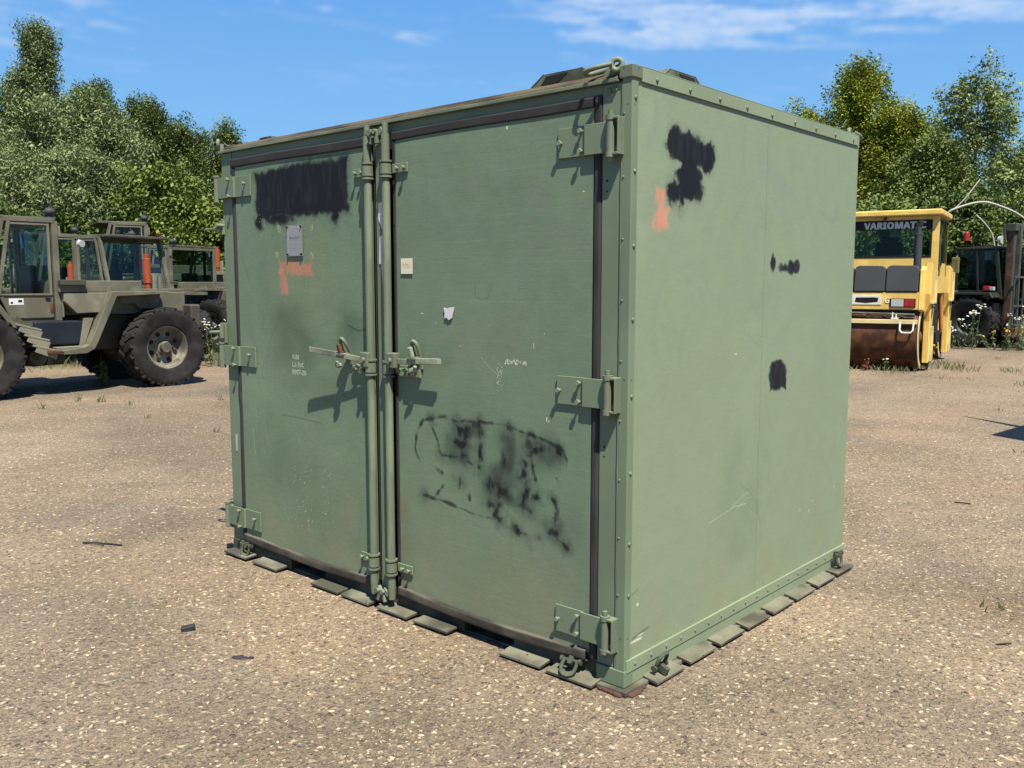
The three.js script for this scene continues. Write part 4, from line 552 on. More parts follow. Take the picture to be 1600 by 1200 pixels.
    if (s > 0) { part('rust_edge', [bx(-1.02, -0.38, 1.412, 1.425, Z + 0.018, Z + 0.035), bx(-0.41, -0.365, 1.16, 1.30, Z + 0.0205, Z + 0.024)], M.rust, d); part('white_sticker', [bx(-0.95, -0.76, 1.285, 1.375, Z + 0.0205, Z + 0.024, 0.001)], M.paper, d); part('black_print', [bx(-0.93, -0.90, 1.30, 1.33, Z + 0.0242, Z + 0.025, 0.0003), bx(-0.83, -0.78, 1.32, 1.355, Z + 0.0242, Z + 0.025, 0.0003)], M.black, d); }
  }
  part('windscreen', [beam([-0.99, 2.44, 0], [-1.27, 1.15, 0], Z * 2 - 0.08, 0.006)], M.glass, t);
  part('rear_window', [bx(-0.292, -0.286, 1.62, 2.44, -Z + 0.06, Z - 0.06, 0.001)], M.glassDark, t);
  part('rear_wall', [bx(-0.32, -0.27, 1.05, 1.60, -Z + 0.05, Z - 0.05), bx(-0.33, -0.26, 2.40, 2.46, -Z + 0.05, Z - 0.05)], M.olive, t);
  part('inner_pillar', [bx(-0.60, -0.55, 1.1, 2.45, -Z + 0.02, -Z + 0.07)], M.dark, t);
  part('seat', [bx(-0.78, -0.40, 1.30, 1.42, -0.24, 0.24, 0.04), bx(-0.46, -0.36, 1.40, 1.85, -0.24, 0.24, 0.04)], M.black, t);
  part('steering_wheel', [new THREE.TorusGeometry(0.17, 0.014, 8, 20).rotateX(1.2).rotateZ(0.3).translate(-0.95, 1.60, 0), bar([-1.1, 1.15, 0], [-0.95, 1.6, 0], 0.03)], M.black, t);
  part('beacon', [cyl(0.045, 0.03, -0.30, 2.53, 0.62), new THREE.SphereGeometry(0.075, 14, 10).scale(1, 0.85, 1).translate(-0.30, 2.60, 0.62), cyl(0.01, 0.1, -0.28, 2.68, 0.62)], M.grille, t);
  part('work_lamp', [cyl(0.065, 0.07, -0.62, 2.34, -Z - 0.12, 'x', 0.075), bar([-0.62, 2.34, -Z - 0.12], [-0.4, 2.45, -Z], 0.012)], M.lens, t);
  part('door_hinges', [bx(-0.25, -0.225, 2.25, 2.40, Z, Z + 0.045), bx(-0.25, -0.225, 1.10, 1.35, Z, Z + 0.04)], M.oliveLight, t).userData.kind = 'stuff';
  part('muffler', [cyl(0.062, 0.38, 1.24, 1.78, 0.34, 'y', 0.062, 18), cyl(0.064, 0.02, 1.24, 1.97, 0.34, 'y', 0.05, 18), cyl(0.04, 0.08, 1.24, 2.01, 0.34), cyl(0.05, 0.12, 1.24, 1.54, 0.34)], M.orangeRust, t);
  part('muffler_bracket', [bx(1.30, 1.35, 1.48, 1.72, 0.30, 0.40), bx(1.18, 1.37, 1.47, 1.50, 0.25, 0.44)], M.oliveLight, t);
  part('tail_post', [bx(1.18, 1.22, 1.46, 1.70, 0.78, 0.82)], M.olive, t);
  part('lift_arm', [prism([[-1.05, 1.28], [-1.25, 1.42], [-2.3, 0.75], [-2.75, 0.30], [-2.65, 0.2], [-2.2, 0.55]], 0.40, 0.48), prism([[-1.05, 1.28], [-1.25, 1.42], [-2.3, 0.75], [-2.75, 0.30], [-2.65, 0.2], [-2.2, 0.55]], -0.48, -0.40)], M.oliveDark, t);
  part('bucket', [prism([[-2.6, 0.06], [-3.45, 0.05], [-3.45, 0.075], [-2.85, 0.12], [-2.7, 0.35], [-2.72, 0.78], [-2.66, 0.80], [-2.60, 0.40]], -1.1, 1.1), prism([[-2.6, 0.06], [-3.4, 0.06], [-2.72, 0.78]], 1.06, 1.1), prism([[-2.6, 0.06], [-3.4, 0.06], [-2.72, 0.78]], -1.1, -1.06)], M.oliveDark, t);
  return t;
}
const L0 = makeLoader('nearest olive wheel loader, cut off by the left edge, white sticker below its door window');
L0.position.set(-12.36, 0, -2.85); L0.rotation.y = Math.PI / 2;
const strip = (o) => { for (const c of [...o.children]) if (['lift_arm', 'bucket'].includes(c.name)) o.remove(c); return o; };   // machines whose working arms are off
strip(copyThing(L0, 'wheel_loader', 'olive wheel loader whose glazed cab shows right above the hood of the nearest loader', [-16.6, 0, -5.31], 3.412));
strip(copyThing(L0, 'wheel_loader', 'olive wheel loader beside the green container, partly hidden by its left edge', [-18.73, 0, -8.79], 0.271));
copyThing(L0, 'wheel_loader', 'olive wheel loader seen through the cab windows of the nearest loader', [-18.79, 0, -5.93], 1.471).scale.setScalar(1.05);
copyThing(L0, 'wheel_loader', 'tall olive loader, only its roof frame rising behind the cab above the nearest hood', [-22.73, 0, -9.64], 1.271).scale.setScalar(1.29);
copyThing(L0, 'wheel_loader', 'farthest olive wheel loader with a red strap hanging from its cab roof', [-24.81, 0, -11.81], 1.271).scale.setScalar(1.25);
{ // cloth straps tied to the cabs
  const strap = (name, label, pts, m) => { const o = part(name, [tube(pts, 0.035, 24, 6)], m, scene); o.name = numbered(name); o.userData = { label, category: 'strap' }; };
  strap('strap', 'red strap hanging from the roof of a loader cab', [[-24.2, 3.08, -10.3], [-24.05, 3.12, -10.38], [-23.98, 2.95, -10.42], [-23.95, 2.6, -10.45]], M.red);
  strap('strap', 'blue strap tied behind the cab of the nearest loader', [[-18.3, 2.6, -4.35], [-18.14, 2.57, -4.42], [-18.08, 2.3, -4.45]], M.blueCloth);
  strap('strap', 'turquoise strap hanging inside a loader cab window', [[-15.5, 1.95, -4.94], [-15.45, 1.8, -4.96], [-15.44, 1.5, -4.98]], M.tealCloth);
}

/* ---------- yellow road roller: z runs to the rear end that faces us ---------- */
const font = await new FontLoader().loadAsync('fonts/droid/droid_sans_bold.typeface.json');
{
  const t = thing('road_roller', 'yellow tandem road roller with a glazed cab and rusty steel drums', 'road roller', [-4.66, 0, -15.92], 0.1815);
  for (const z of [1.5, -1.5]) {
    const d = sub('drum', t); d.position.set(0, 0.6, z);
    part('shell', [new THREE.LatheGeometry([[0.40, -0.86], [0.56, -0.86], [0.60, -0.84], [0.60, -0.02], [0.594, -0.012], [0.594, 0.012], [0.60, 0.02], [0.60, 0.84], [0.56, 0.86], [0.40, 0.86]].map((p) => new THREE.Vector2(...p)), 64).rotateZ(Math.PI / 2)], M.drum, d);
    part('end_ring', [new THREE.LatheGeometry([[0.50, 0.865], [0.585, 0.865], [0.59, 0.872], [0.585, 0.885], [0.50, 0.885]].map((p) => new THREE.Vector2(...p)), 48).rotateZ(-Math.PI / 2)], M.yellowPale, d);
    part('hub', [cyl(0.40, 0.03, 0.84, 0, 0, 'x', 0.40, 30), cyl(0.17, 0.08, 0.88, 0, 0, 'x', 0.15, 20), cyl(0.40, 0.03, -0.84, 0, 0, 'x', 0.40, 30)], M.brown, d);
    part('yoke', [prismX([[-0.17, -0.45], [0.17, -0.45], [0.17, 0.25], [0.28, 0.55], [0.34, 0.80], [0.30, 1.30], [-0.22, 1.36], [-0.26, 0.80], [-0.17, 0.30]], 0.90, 1.02, 0.015), prismX([[-0.15, -0.45], [0.15, -0.45], [0.15, 0.5], [-0.15, 0.5]], -1.0, -0.9, 0.015)], M.yellow, d);
    part('yoke_pocket', [prismX([[-0.10, 0.32], [0.12, 0.42], [0.14, 0.62], [-0.06, 0.60]], 1.018, 1.024, 0.001)], M.brown, d);
    part('yoke_rib', [bx(1.02, 1.06, 0.62, 1.22, -0.30, -0.26), bx(1.02, 1.06, 0.62, 0.66, -0.28, 0.28), bx(1.0, 1.05, -0.42, 0.2, -0.15, -0.11), bx(1.0, 1.05, -0.42, 0.2, 0.11, 0.15)], M.yellowPale, d);
  }
  part('frame', [bx(-0.83, 0.83, 1.12, 1.40, -2.0, 1.86, 0.02), bx(-0.55, 0.55, 0.55, 1.2, -0.75, 0.75, 0.05), bx(0.55, 0.90, 0.62, 1.15, -0.62, 0.55, 0.03)], M.black, t);
  part('shade_block', [bx(-0.82, 0.82, 0.98, 1.12, 1.45, 1.93, 0.02)], M.black, t);  // black block added to paint the shaded gap under the hood
  part('side_box', [bx(0.66, 0.98, 0.42, 0.66, -0.30, 0.28, 0.02), bx(0.72, 0.90, 0.66, 0.72, -0.15, 0.18, 0.01)], M.black, t);
  part('ladder', [bx(0.84, 0.88, 0.7, 1.5, 0.42, 0.48), bx(0.84, 0.88, 0.7, 1.5, -0.02, 0.04), bx(0.83, 0.89, 0.80, 0.84, -0.02, 0.48), bx(0.83, 0.89, 1.12, 1.16, -0.02, 0.48)], M.yellowPale, t);
  part('pipe', [bar([0.96, 0.62, -0.72], [0.92, 1.45, -0.55], 0.045)], mat([0.62, 0.28, 0.07], 0.6), t);
  // engine end over the near drum
  part('tail_panel', [prismX([[-1.90, 1.10], [-1.96, 1.12], [-1.965, 1.42], [-1.93, 1.425]], -0.84, 0.84, 0.006), bx(-0.84, 0.84, 1.40, 1.425, 1.6, 1.94)], M.yellow, t);
  for (const [a, b] of [[-0.835, -0.285], [-0.27, 0.265], [0.28, 0.825]]) {
    const g = sub('grille', t), s = new THREE.Shape(); const w = b - a; s.moveTo(0, 0); s.lineTo(w, 0); s.lineTo(w, 0.40); s.quadraticCurveTo(w, 0.47, w - 0.09, 0.475); s.lineTo(0.09, 0.485); s.quadraticCurveTo(0, 0.47, 0, 0.40); s.closePath();
    const e = new THREE.ExtrudeGeometry(s, { depth: 0.05, bevelEnabled: true, bevelThickness: 0.02, bevelSize: 0.015, bevelOffset: -0.015, bevelSegments: 2 }); e.rotateX(-0.16).translate(a, 1.43, 1.90); part('cover', [e], M.grille, g);
    part('rim_strip', [bx(a + 0.01, b - 0.01, 1.425, 1.44, 1.955, 1.972, 0.003)], M.black, g);
  }
  part('engine_hood', [bx(-0.84, 0.84, 1.42, 1.86, 0.75, 1.86, 0.03), bx(-0.9, 0.9, 1.42, 1.62, 0.7, 1.5, 0.02)], M.grille, t);
  part('corner_column', [prismX([[-1.90, 1.08], [-1.98, 1.12], [-1.90, 1.82], [-1.70, 1.90], [-1.55, 1.88], [-1.55, 1.08]], 0.842, 0.93, 0.012), prismX([[-1.90, 1.08], [-1.98, 1.12], [-1.90, 1.82], [-1.70, 1.90], [-1.55, 1.88], [-1.55, 1.08]], -0.93, -0.842, 0.012)], M.yellow, t);
  part('brand_panel', [bx(-0.30, 0.22, 1.20, 1.38, 1.962, 1.972, 0.004)], M.whitePaint, t);
  part('black_blot', [prism([[-0.24, 1.255], [-0.20, 1.245], [-0.04, 1.232], [0.16, 1.255], [0.17, 1.325], [0.10, 1.335], [-0.22, 1.33]], 1.973, 1.976, 0.0008)], M.black, t);
  const pale = mat([0.85, 0.75, 0.62], 0.6, { map: null });
  const word = (txt, size, x, y, z, m, name) => part(name, [new TextGeometry(txt, { font, size, depth: 0.003, curveSegments: 4 }).translate(x, y, z)], m, t);
  word('B', 0.10, -0.42, 1.235, 1.968, pale, 'letters'); word('G', 0.10, 0.27, 1.235, 1.968, pale, 'letters');
  for (const s of [1, -1]) { const l = sub('tail_lamp', t); const x = s > 0 ? 0.36 : -0.80; part('housing', [bx(x, x + 0.44, 1.155, 1.315, 1.955, 1.972, 0.004)], M.black, l); part('lens', [bx(x + 0.03, x + 0.24, 1.17, 1.30, 1.972, 1.985, 0.006)], M.lens, l); part('red_lens', [bx(x + 0.25, x + 0.42, 1.17, 1.30, 1.972, 1.985, 0.006)], M.red, l); }
  part('water_bar', [bx(-0.82, 0.86, 0.86, 0.94, 2.06, 2.12, 0.01)], M.yellowPale, t);
  part('hoses', [bar([-0.8, 1.06, 2.0], [0.8, 1.03, 2.02], 0.018), bar([-0.8, 0.99, 1.98], [0.8, 1.0, 2.0], 0.014), ...[-0.6, -0.35, -0.05, 0.3, 0.6].map((x) => cyl(0.03, 0.05, x, 1.02, 2.0, 'z'))], M.plate, t).userData.kind = 'stuff';
  part('valve', [cyl(0.014, 0.14, 0.44, 1.0, 2.09), cyl(0.014, 0.10, 0.50, 0.99, 2.09), bx(0.42, 0.54, 0.94, 0.97, 2.06, 2.12)], M.whitePaint, t);
  part('tow_loop', [tube([[0.58, 0.90, 2.11], [0.58, 0.76, 2.16], [0.62, 0.71, 2.17], [0.76, 0.71, 2.17], [0.80, 0.76, 2.16], [0.80, 0.90, 2.11]], 0.016, 40, 7, false, 0.2)], M.whitePaint, t);
  // cab
  part('cab_wall', [bx(-0.98, 0.98, 1.55, 2.085, 0.66, 0.72), bx(-0.98, -0.86, 2.085, 2.86, 0.66, 0.72), bx(0.86, 0.98, 2.085, 2.86, 0.66, 0.72), bx(-0.86, 0.86, 2.79, 2.86, 0.66, 0.72), bx(0.93, 0.98, 1.40, 1.72, -0.80, 0.655), bx(0.93, 0.98, 1.72, 2.86, 0.56, 0.655), bx(0.93, 0.98, 1.72, 2.86, -0.80, -0.68), bx(0.93, 0.98, 1.72, 1.98, -0.68, -0.05), bx(-0.98, -0.93, 1.4, 2.0, -0.80, 0.655), bx(-0.98, -0.93, 2.0, 2.86, 0.56, 0.655), bx(-0.98, -0.93, 2.0, 2.86, -0.8, -0.68), bx(-0.93, 0.93, 1.4, 2.0, -0.80, -0.74), bx(-0.98, 0.98, 1.40, 1.54, 0.5, 0.72)], M.yellow, t);
  part('roof', [bx(-1.04, 1.04, 2.865, 2.98, -0.92, 0.84, 0.03)], M.yellow, t);
  const w = sub('rear_window', t); part('pane', [bx(-0.858, 0.858, 2.09, 2.785, 0.684, 0.690, 0.001)], M.glassDark, w); part('frame', [bx(-0.87, 0.87, 2.085, 2.115, 0.715, 0.73), bx(-0.87, 0.87, 2.765, 2.795, 0.715, 0.73), bx(-0.87, -0.84, 2.115, 2.765, 0.715, 0.73), bx(0.84, 0.87, 2.115, 2.765, 0.715, 0.73), bx(-0.85, 0.85, 2.62, 2.786, 0.692, 0.694, 0.0005)], M.black, w);
  const vt = new TextGeometry('VARIOMATIC', { font, size: 0.125, depth: 0.002, curveSegments: 5, bevelEnabled: true, bevelThickness: 0.0008, bevelSize: 0.006, bevelSegments: 1 }); vt.computeBoundingBox(); const vw = vt.boundingBox.max.x; vt.scale(1.12 / vw, 1, 1).translate(-0.36, 2.638, 0.696); part('letters', [vt], M.whitePaint, w);
  const s1 = sub('side_window', t); part('pane', [bx(0.950, 0.956, 1.99, 2.80, -0.67, 0.55, 0.001)], M.glassDark, s1); part('frame', [bx(0.976, 0.99, 1.98, 2.01, -0.04, 0.56), bx(0.976, 0.99, 2.78, 2.81, -0.68, 0.56), bx(0.976, 0.99, 1.98, 2.8, 0.53, 0.56), bx(0.976, 0.99, 1.98, 2.8, -0.05, -0.02), bx(0.976, 0.99, 1.73, 2.8, -0.68, -0.65)], M.black, s1);
  const s2 = sub('side_window', t); part('pane', [bx(0.95, 0.956, 1.74, 1.97, -0.04, 0.55, 0.001)], M.glassDark, s2);
  part('front_window', [bx(-0.93, 0.93, 2.0, 2.86, -0.78, -0.775, 0.001)], M.glass, t);
  part('side_pane', [bx(-0.956, -0.95, 2.0, 2.86, -0.67, 0.55, 0.001)], M.glass, t);
  part('seat', [bx(-0.22, 0.30, 1.95, 2.40, 0.18, 0.30, 0.05), bx(-0.24, 0.32, 1.85, 1.97, -0.3, 0.3, 0.04), bx(-0.14, 0.22, 2.40, 2.52, 0.19, 0.28, 0.04)], M.black, t);
  part('sun_visor', [bx(0.10, 0.30, 2.48, 2.60, 0.55, 0.56)], M.paper, t);
  part('mirror', [box(0.05, 0.05, 0.05, 0.03, 2.83, 0.735, 0.012), bar([0.03, 2.83, 0.73], [-0.06, 2.77, 0.76], 0.008)], M.black, t);
  const ex = sub('exhaust', t); part('pipe', [cyl(0.068, 0.72, 0.70, 2.16, 1.22, 'y', 0.068, 18), cyl(0.05, 0.2, 0.70, 2.58, 1.22, 'y', 0.048, 16), cyl(0.075, 0.03, 0.70, 2.50, 1.22, 'y', 0.07, 18)], M.grille, ex); part('tip', [cyl(0.052, 0.10, 0.715, 2.70, 1.22, 'y', 0.05, 14)], M.dark, ex);
}

/* ---------- dark green forklift: x runs forward, z to the side that faces us ---------- */
{
  const t = thing('forklift', 'dark green rough terrain forklift with its mast up front, half out of frame', 'forklift', [-5.45, 0, -22.9], -0.2);
  wheel(t, 1.0, 0.62, 0.80, 0.64, 0.5, 0.32, 24, M.tyre, false, M.forkGreen); wheel(t, 1.0, 0.62, -0.80, 0.64, 0.5, 0.32, 24, M.tyre, true);
  wheel(t, -1.1, 0.5, 0.75, 0.5, 0.35, 0.26, 20, M.tyre); wheel(t, -1.1, 0.5, -0.75, 0.5, 0.35, 0.26, 20, M.tyre, true);
  part('chassis', [bx(-1.7, 1.5, 0.45, 1.05, -0.6, 0.6, 0.04), bx(-1.9, 0.40, 0.9, 1.5, -0.85, 0.85, 0.05), bx(-2.1, -1.4, 0.5, 1.45, -0.8, 0.8, 0.08)], M.forkGreen, t);
  part('mudguard', [prism([[0.25, 0.85], [0.45, 1.30], [0.60, 1.37], [1.52, 1.37], [1.60, 1.25], [1.55, 1.22], [1.48, 1.31], [0.64, 1.31], [0.50, 1.24], [0.32, 0.85]], 0.52, 1.06, 0.01), prism([[0.25, 0.85], [0.45, 1.30], [0.60, 1.37], [1.52, 1.37], [1.60, 1.25], [1.55, 1.22], [1.48, 1.31], [0.64, 1.31], [0.50, 1.24], [0.32, 0.85]], -1.06, -0.52, 0.01)], M.forkGreen, t);
  part('side_panel', [bx(0.30, 0.52, 0.95, 1.42, 0.6, 0.92, 0.02)], M.oliveDark, t);
  part('cab_frame', [bx(0.42, 1.50, 2.44, 2.50, -0.66, 0.66, 0.02), bx(0.70, 1.3, 2.50, 2.53, -0.45, 0.45, 0.01), beam([0.46, 1.38, 0.62], [0.46, 2.45, 0.62], 0.06, 0.06), beam([0.46, 1.38, -0.62], [0.46, 2.45, -0.62], 0.06, 0.06), beam([1.58, 1.2, 0.62], [1.42, 2.45, 0.62], 0.07, 0.07), beam([1.58, 1.2, -0.62], [1.42, 2.45, -0.62], 0.07, 0.07), beam([1.02, 1.38, 0.62], [0.94, 2.45, 0.62], 0.045, 0.045), beam([1.02, 1.38, -0.62], [0.94, 2.45, -0.62], 0.045, 0.045), bx(0.42, 1.58, 1.36, 1.42, -0.64, 0.64)], M.forkGreen, t);
  for (const s of [1, -1]) { part('side_pane', [bx(0.49, 0.95, 1.43, 2.42, s * 0.62 - 0.003, s * 0.62 + 0.003, 0.001)], M.glassDark, t); part('side_pane', [prism([[1.03, 1.43], [1.53, 1.43], [1.41, 2.42], [0.96, 2.42]], s * 0.62 - 0.003, s * 0.62 + 0.003, 0.001)], M.glassDark, t); }
  part('windscreen', [beam([1.575, 1.25, 0], [1.43, 2.43, 0], 1.18, 0.006)], M.glassDark, t);
  part('seat', [bx(0.6, 1.0, 1.35, 1.5, -0.24, 0.24, 0.04), bx(0.55, 0.68, 1.45, 2.0, -0.24, 0.24, 0.04)], M.black, t);
  part('paper_notice', [bx(1.10, 1.28, 2.18, 2.40, 0.55, 0.56, 0.001)], M.paper, t);
  part('lamp', [bx(1.20, 1.34, 1.42, 1.53, 0.64, 0.76, 0.01)], M.red, t); part('lamp', [bx(1.36, 1.46, 1.42, 1.51, 0.66, 0.76, 0.01)], M.lens, t);
  part('wing_mirror', [box(0.20, 0.40, 0.04, 0.50, 2.05, 0.80, 0.02), bar([0.46, 2.3, 0.64], [0.50, 2.22, 0.80], 0.012)], mat([0.30, 0.24, 0.10], 0.4), t);
  const b = sub('beacon', t); part('lens', [cyl(0.075, 0.17, 0.62, 2.76, 0.55, 'y', 0.065, 16), new THREE.SphereGeometry(0.066, 14, 7, 0, 6.3, 0, 1.57).translate(0.62, 2.845, 0.55)], M.red, b); part('stem', [cyl(0.02, 0.2, 0.62, 2.58, 0.55), cyl(0.06, 0.03, 0.62, 2.67, 0.55)], M.black, b);
  for (const s of [1, -1]) { const m = sub('mast_rail', t); part('outer_rail', [bx(1.62, 1.80, 0.28, 3.02, s * 0.5 - 0.06, s * 0.5 + 0.06, 0.01)], M.forkGrey, m); part('inner_rail', [bx(1.80, 1.90, 0.28, 3.0, s * 0.40 - 0.05, s * 0.40 + 0.05, 0.01)], M.forkGrey, m); part('channel', [bx(1.66, 1.76, 0.35, 2.9, s * 0.5 + 0.061, s * 0.5 + 0.064, 0.001)], M.rust, m); }
  part('mast_head', [bx(1.62, 1.86, 2.86, 3.05, -0.62, 0.62, 0.02), bx(1.64, 1.80, 0.55, 0.75, -0.45, 0.45, 0.02), bx(1.54, 1.62, 2.65, 2.98, 0.4, 0.62, 0.02)], M.forkGrey, t);
  part('work_lamp', [cyl(0.09, 0.08, 1.52, 2.66, 0.66, 'x', 0.10, 18)], M.lens, t);
  part('load_guard', [bx(1.92, 1.96, 0.55, 0.60, -0.75, 0.75), bx(1.92, 1.96, 1.02, 1.06, -0.75, 0.75), bx(1.92, 1.96, 1.72, 1.77, -0.75, 0.75), ...[-0.73, -0.5, -0.25, 0, 0.25, 0.5, 0.73].map((z) => bx(1.92, 1.95, 0.3, 1.75, z - 0.018, z + 0.018))], M.forkGrey, t);
  part('carriage', [bx(1.90, 1.98, 0.28, 0.50, -0.75, 0.75, 0.01)], M.rust, t);
  for (const z of [-0.35, 0.35]) part('fork', [bx(1.98, 3.1, 0.10, 0.15, z - 0.06, z + 0.06), bx(1.98, 2.03, 0.15, 0.55, z - 0.06, z + 0.06)], M.steel, t);
  part('mudflap', [bx(1.52, 1.56, 0.30, 1.1, 0.6, 0.9), bx(0.6, 1.9, 0.14, 0.18, 0.55, 0.62)], M.black, t);
}

/* ---------- trees and bushes ---------- */
function leafClump(n, spread, size, seed, slim = 0.5) {         // leaves as bent quads scattered round a twig end
  const R = rng(seed), pos = [], idx = [];
  for (let i = 0; i < n; i++) {
    const th = R() * 6.283, ph = Math.acos(2 * R() - 1), r = spread * Math.cbrt(R()), c = [Math.sin(ph) * Math.cos(th) * r, Math.cos(ph) * r, Math.sin(ph) * Math.sin(th) * r];
    const s = size * (0.65 + 0.7 * R()), d = new THREE.Vector3(R() - 0.5, (R() - 0.65) * 0.9, R() - 0.5).normalize(), nrm = new THREE.Vector3(R() - 0.5, 0.15 + R() * 0.9, R() - 0.5).normalize(), sd = new THREE.Vector3().crossVectors(d, nrm).normalize().multiplyScalar(s * slim * 0.5), up = new THREE.Vector3().crossVectors(sd, d).normalize().multiplyScalar(s * 0.08), k = pos.length / 3;
    const q = (t, w, u) => pos.push(c[0] + d.x * t * s + sd.x * w + up.x * u, c[1] + d.y * t * s + sd.y * w + up.y * u, c[2] + d.z * t * s + sd.z * w + up.z * u);
    q(-0.5, 0, 0); q(0.05, 1, 1); q(0.5, 0, 0); q(0.05, -1, 1); idx.push(k, k + 1, k + 2, k, k + 2, k + 3);
  }
  const g = new THREE.BufferGeometry(); g.setAttribute('position', new THREE.Float32BufferAttribute(pos, 3)); g.setIndex(idx); g.computeVertexNormals(); g.setAttribute('uv', new THREE.BufferAttribute(new Float32Array(pos.length / 3 * 2), 2)); return g;
}
const CL = { broad: leafClump(10, 0.27, 0.155, 3, 0.62), willow: leafClump(14, 0.28, 0.155, 5, 0.36), small: leafClump(9, 0.20, 0.12, 7, 0.6), sparse: leafClump(7, 0.26, 0.17, 9, 0.6) };
const leafMat = (rough = 0.55) => new THREE.MeshPhysicalMaterial({ color: 0xffffff, roughness: rough, side: THREE.DoubleSide, transmission: 0.28, thickness: 0, specularIntensity: 0.35 });
const LEAF = leafMat(0.5);
// crown: boughs leave the trunk, each ends in tufts; shape(t) is the crown's radius from its foot (0) to its tip (1)
function tree(name, label, category, x, z, o) {
  const t = thing(name, label, category, [x, 0, z], 0), R = rng(o.seed), H = o.h, y0 = o.y0 ?? 1.2, trunkR = o.trunk ?? H * 0.016;
  const lean = [(R() - 0.5) * 0.04 * H, (R() - 0.5) * 0.04 * H], tr = [], br = [], axis = (y) => [lean[0] * Math.pow(y / H, 1.5), y, lean[1] * Math.pow(y / H, 1.5)];
  const K = 7; for (let i = 0; i < K; i++) { const a = i / K * H * 0.93, b = (i + 1) / K * H * 0.93; tr.push(bar(axis(a), axis(b), trunkR * (1 - i / K) + 0.012, trunkR * (1 - (i + 1) / K) + 0.012, 7)); }
  const tufts = [];
  for (let i = 0; i < o.boughs; i++) {
    const u = (i + R()) / o.boughs, tt = Math.pow(u, o.pow ?? 0.85), yy = y0 + (H - y0) * tt * (0.93 + 0.10 * R()), rad = o.shape(tt) * (0.45 + 0.78 * Math.sqrt(R())), a = i * 2.39996 + R() * 0.7, foot = axis(Math.max(0.3, Math.min(H * 0.9, yy - rad * (o.rise ?? 0.7)))), tip = [foot[0] + Math.cos(a) * rad, yy + (R() - 0.4) * 0.3, foot[2] + Math.sin(a) * rad];
    const mid = [lerp(foot[0], tip[0], 0.5), lerp(foot[1], tip[1], 0.42), lerp(foot[2], tip[2], 0.5)], br0 = Math.max(0.018, trunkR * 0.38 * (1 - tt));
    br.push(bar(foot, mid, br0, br0 * 0.7, 5), bar(mid, tip, br0 * 0.7, 0.008, 5));
    const n = o.tufts ?? 3; for (let k = 0; k < n; k++) { const f = 0.45 + 0.55 * (k + R()) / n; tufts.push([lerp(foot[0], tip[0], f) + (R() - 0.5) * 0.5, lerp(foot[1], tip[1], f) + (R() - 0.3) * 0.5, lerp(foot[2], tip[2], f) + (R() - 0.5) * 0.5, (o.size ?? 0.6) * (0.6 + 0.7 * R())]); }
  }
  for (const [sx, sy, sz, ss] of o.extra ?? []) tufts.push([sx, sy, sz, ss]);
  part('trunk', tr, o.bark ?? M.bark, t); part('limbs', br, o.bark ?? M.bark, t).userData.kind = 'stuff';
  const per = Math.round((o.per ?? 42) * 1.3), im = new THREE.InstancedMesh(o.clump ?? CL.broad, LEAF, tufts.length * per), q = new THREE.Object3D(), c = new THREE.Color(); let k = 0;
  for (const [tx, ty, tz, ts] of tufts) {
    const shade = 0.78 + 0.44 * R(), warm = R();
    for (let i = 0; i < per; i++) {
      const th = R() * 6.283, ph = Math.acos(2 * R() - 1), r = ts * Math.pow(R(), 0.42), st = o.stretch ?? 1.0;
      q.position.set(tx + Math.sin(ph) * Math.cos(th) * r, Math.max(0.12, ty + Math.cos(ph) * r * st), tz + Math.sin(ph) * Math.sin(th) * r); q.rotation.set((R() - 0.5) * 0.9, R() * 6.28, (R() - 0.5) * 0.9); q.scale.setScalar((o.leaf ?? 0.85) * (0.65 + 0.6 * R())); q.updateMatrix(); im.setMatrixAt(k, q.matrix);
      const b = ALBEDO * shade * (0.7 + 0.6 * R()), w = (warm * 0.5 + R() * 0.5), A = o.tone, B = o.tone2 ?? o.tone; im.setColorAt(k, c.setRGB(lerp(A[0], B[0], w) * b, lerp(A[1], B[1], w) * b, lerp(A[2], B[2], w) * b)); k++;
    }
  }
  im.name = 'crown'; im.userData = { kind: 'stuff' }; im.castShadow = im.receiveShadow = true; t.add(im); return t;
}
const cone = (r, a = 0.75) => (t) => r * Math.pow(1 - t, a) * (0.55 + 0.45 * smooth(t, 0, 0.2)) + 0.12, dome = (r) => (t) => r * Math.sqrt(Math.max(0.02, 1 - Math.pow(Math.abs(t - 0.42) / 0.62, 2.2)));
const WIL = [0.165, 0.225, 0.085], WIL2 = [0.265, 0.32, 0.145], DK = [0.115, 0.17, 0.046], DK2 = [0.19, 0.25, 0.066], YG = [0.34, 0.36, 0.034], YG2 = [0.21, 0.275, 0.042], MG = [0.155, 0.215, 0.048], BR = [0.19, 0.255, 0.045];
tree('willow_tree', 'tall pointed silvery willow with its thin tip above all other trees on the left', 'tree', -34.2, -11.0, { seed: 1, h: 11.0, y0: 1.0, boughs: 95, tufts: 3, per: 26, size: 0.44, stretch: 1.5, pow: 1.3, shape: (t) => (t < 0.58 ? 2.9 * (1 - 0.5 * t) : lerp(1.25, 0.10, (t - 0.58) / 0.42)), rise: 1.1, clump: CL.willow, tone: WIL, tone2: WIL2 });
tree('willow_tree', 'broad silvery green willow bulging out above the nearest loader', 'tree', -30.2, -10.6, { seed: 2, h: 7.5, y0: 0.6, boughs: 150, tufts: 3, per: 34, size: 0.55, shape: dome(2.9), clump: CL.willow, tone: WIL, tone2: WIL2, rise: 0.9 });
tree('willow_tree', 'low silvery willow hanging over the roof of the nearest loader on its right', 'tree', -27.3, -9.3, { seed: 3, h: 5.6, y0: 0.4, boughs: 90, tufts: 3, per: 32, size: 0.5, shape: dome(2.0), clump: CL.willow, tone: WIL, tone2: WIL2, rise: 0.9 });
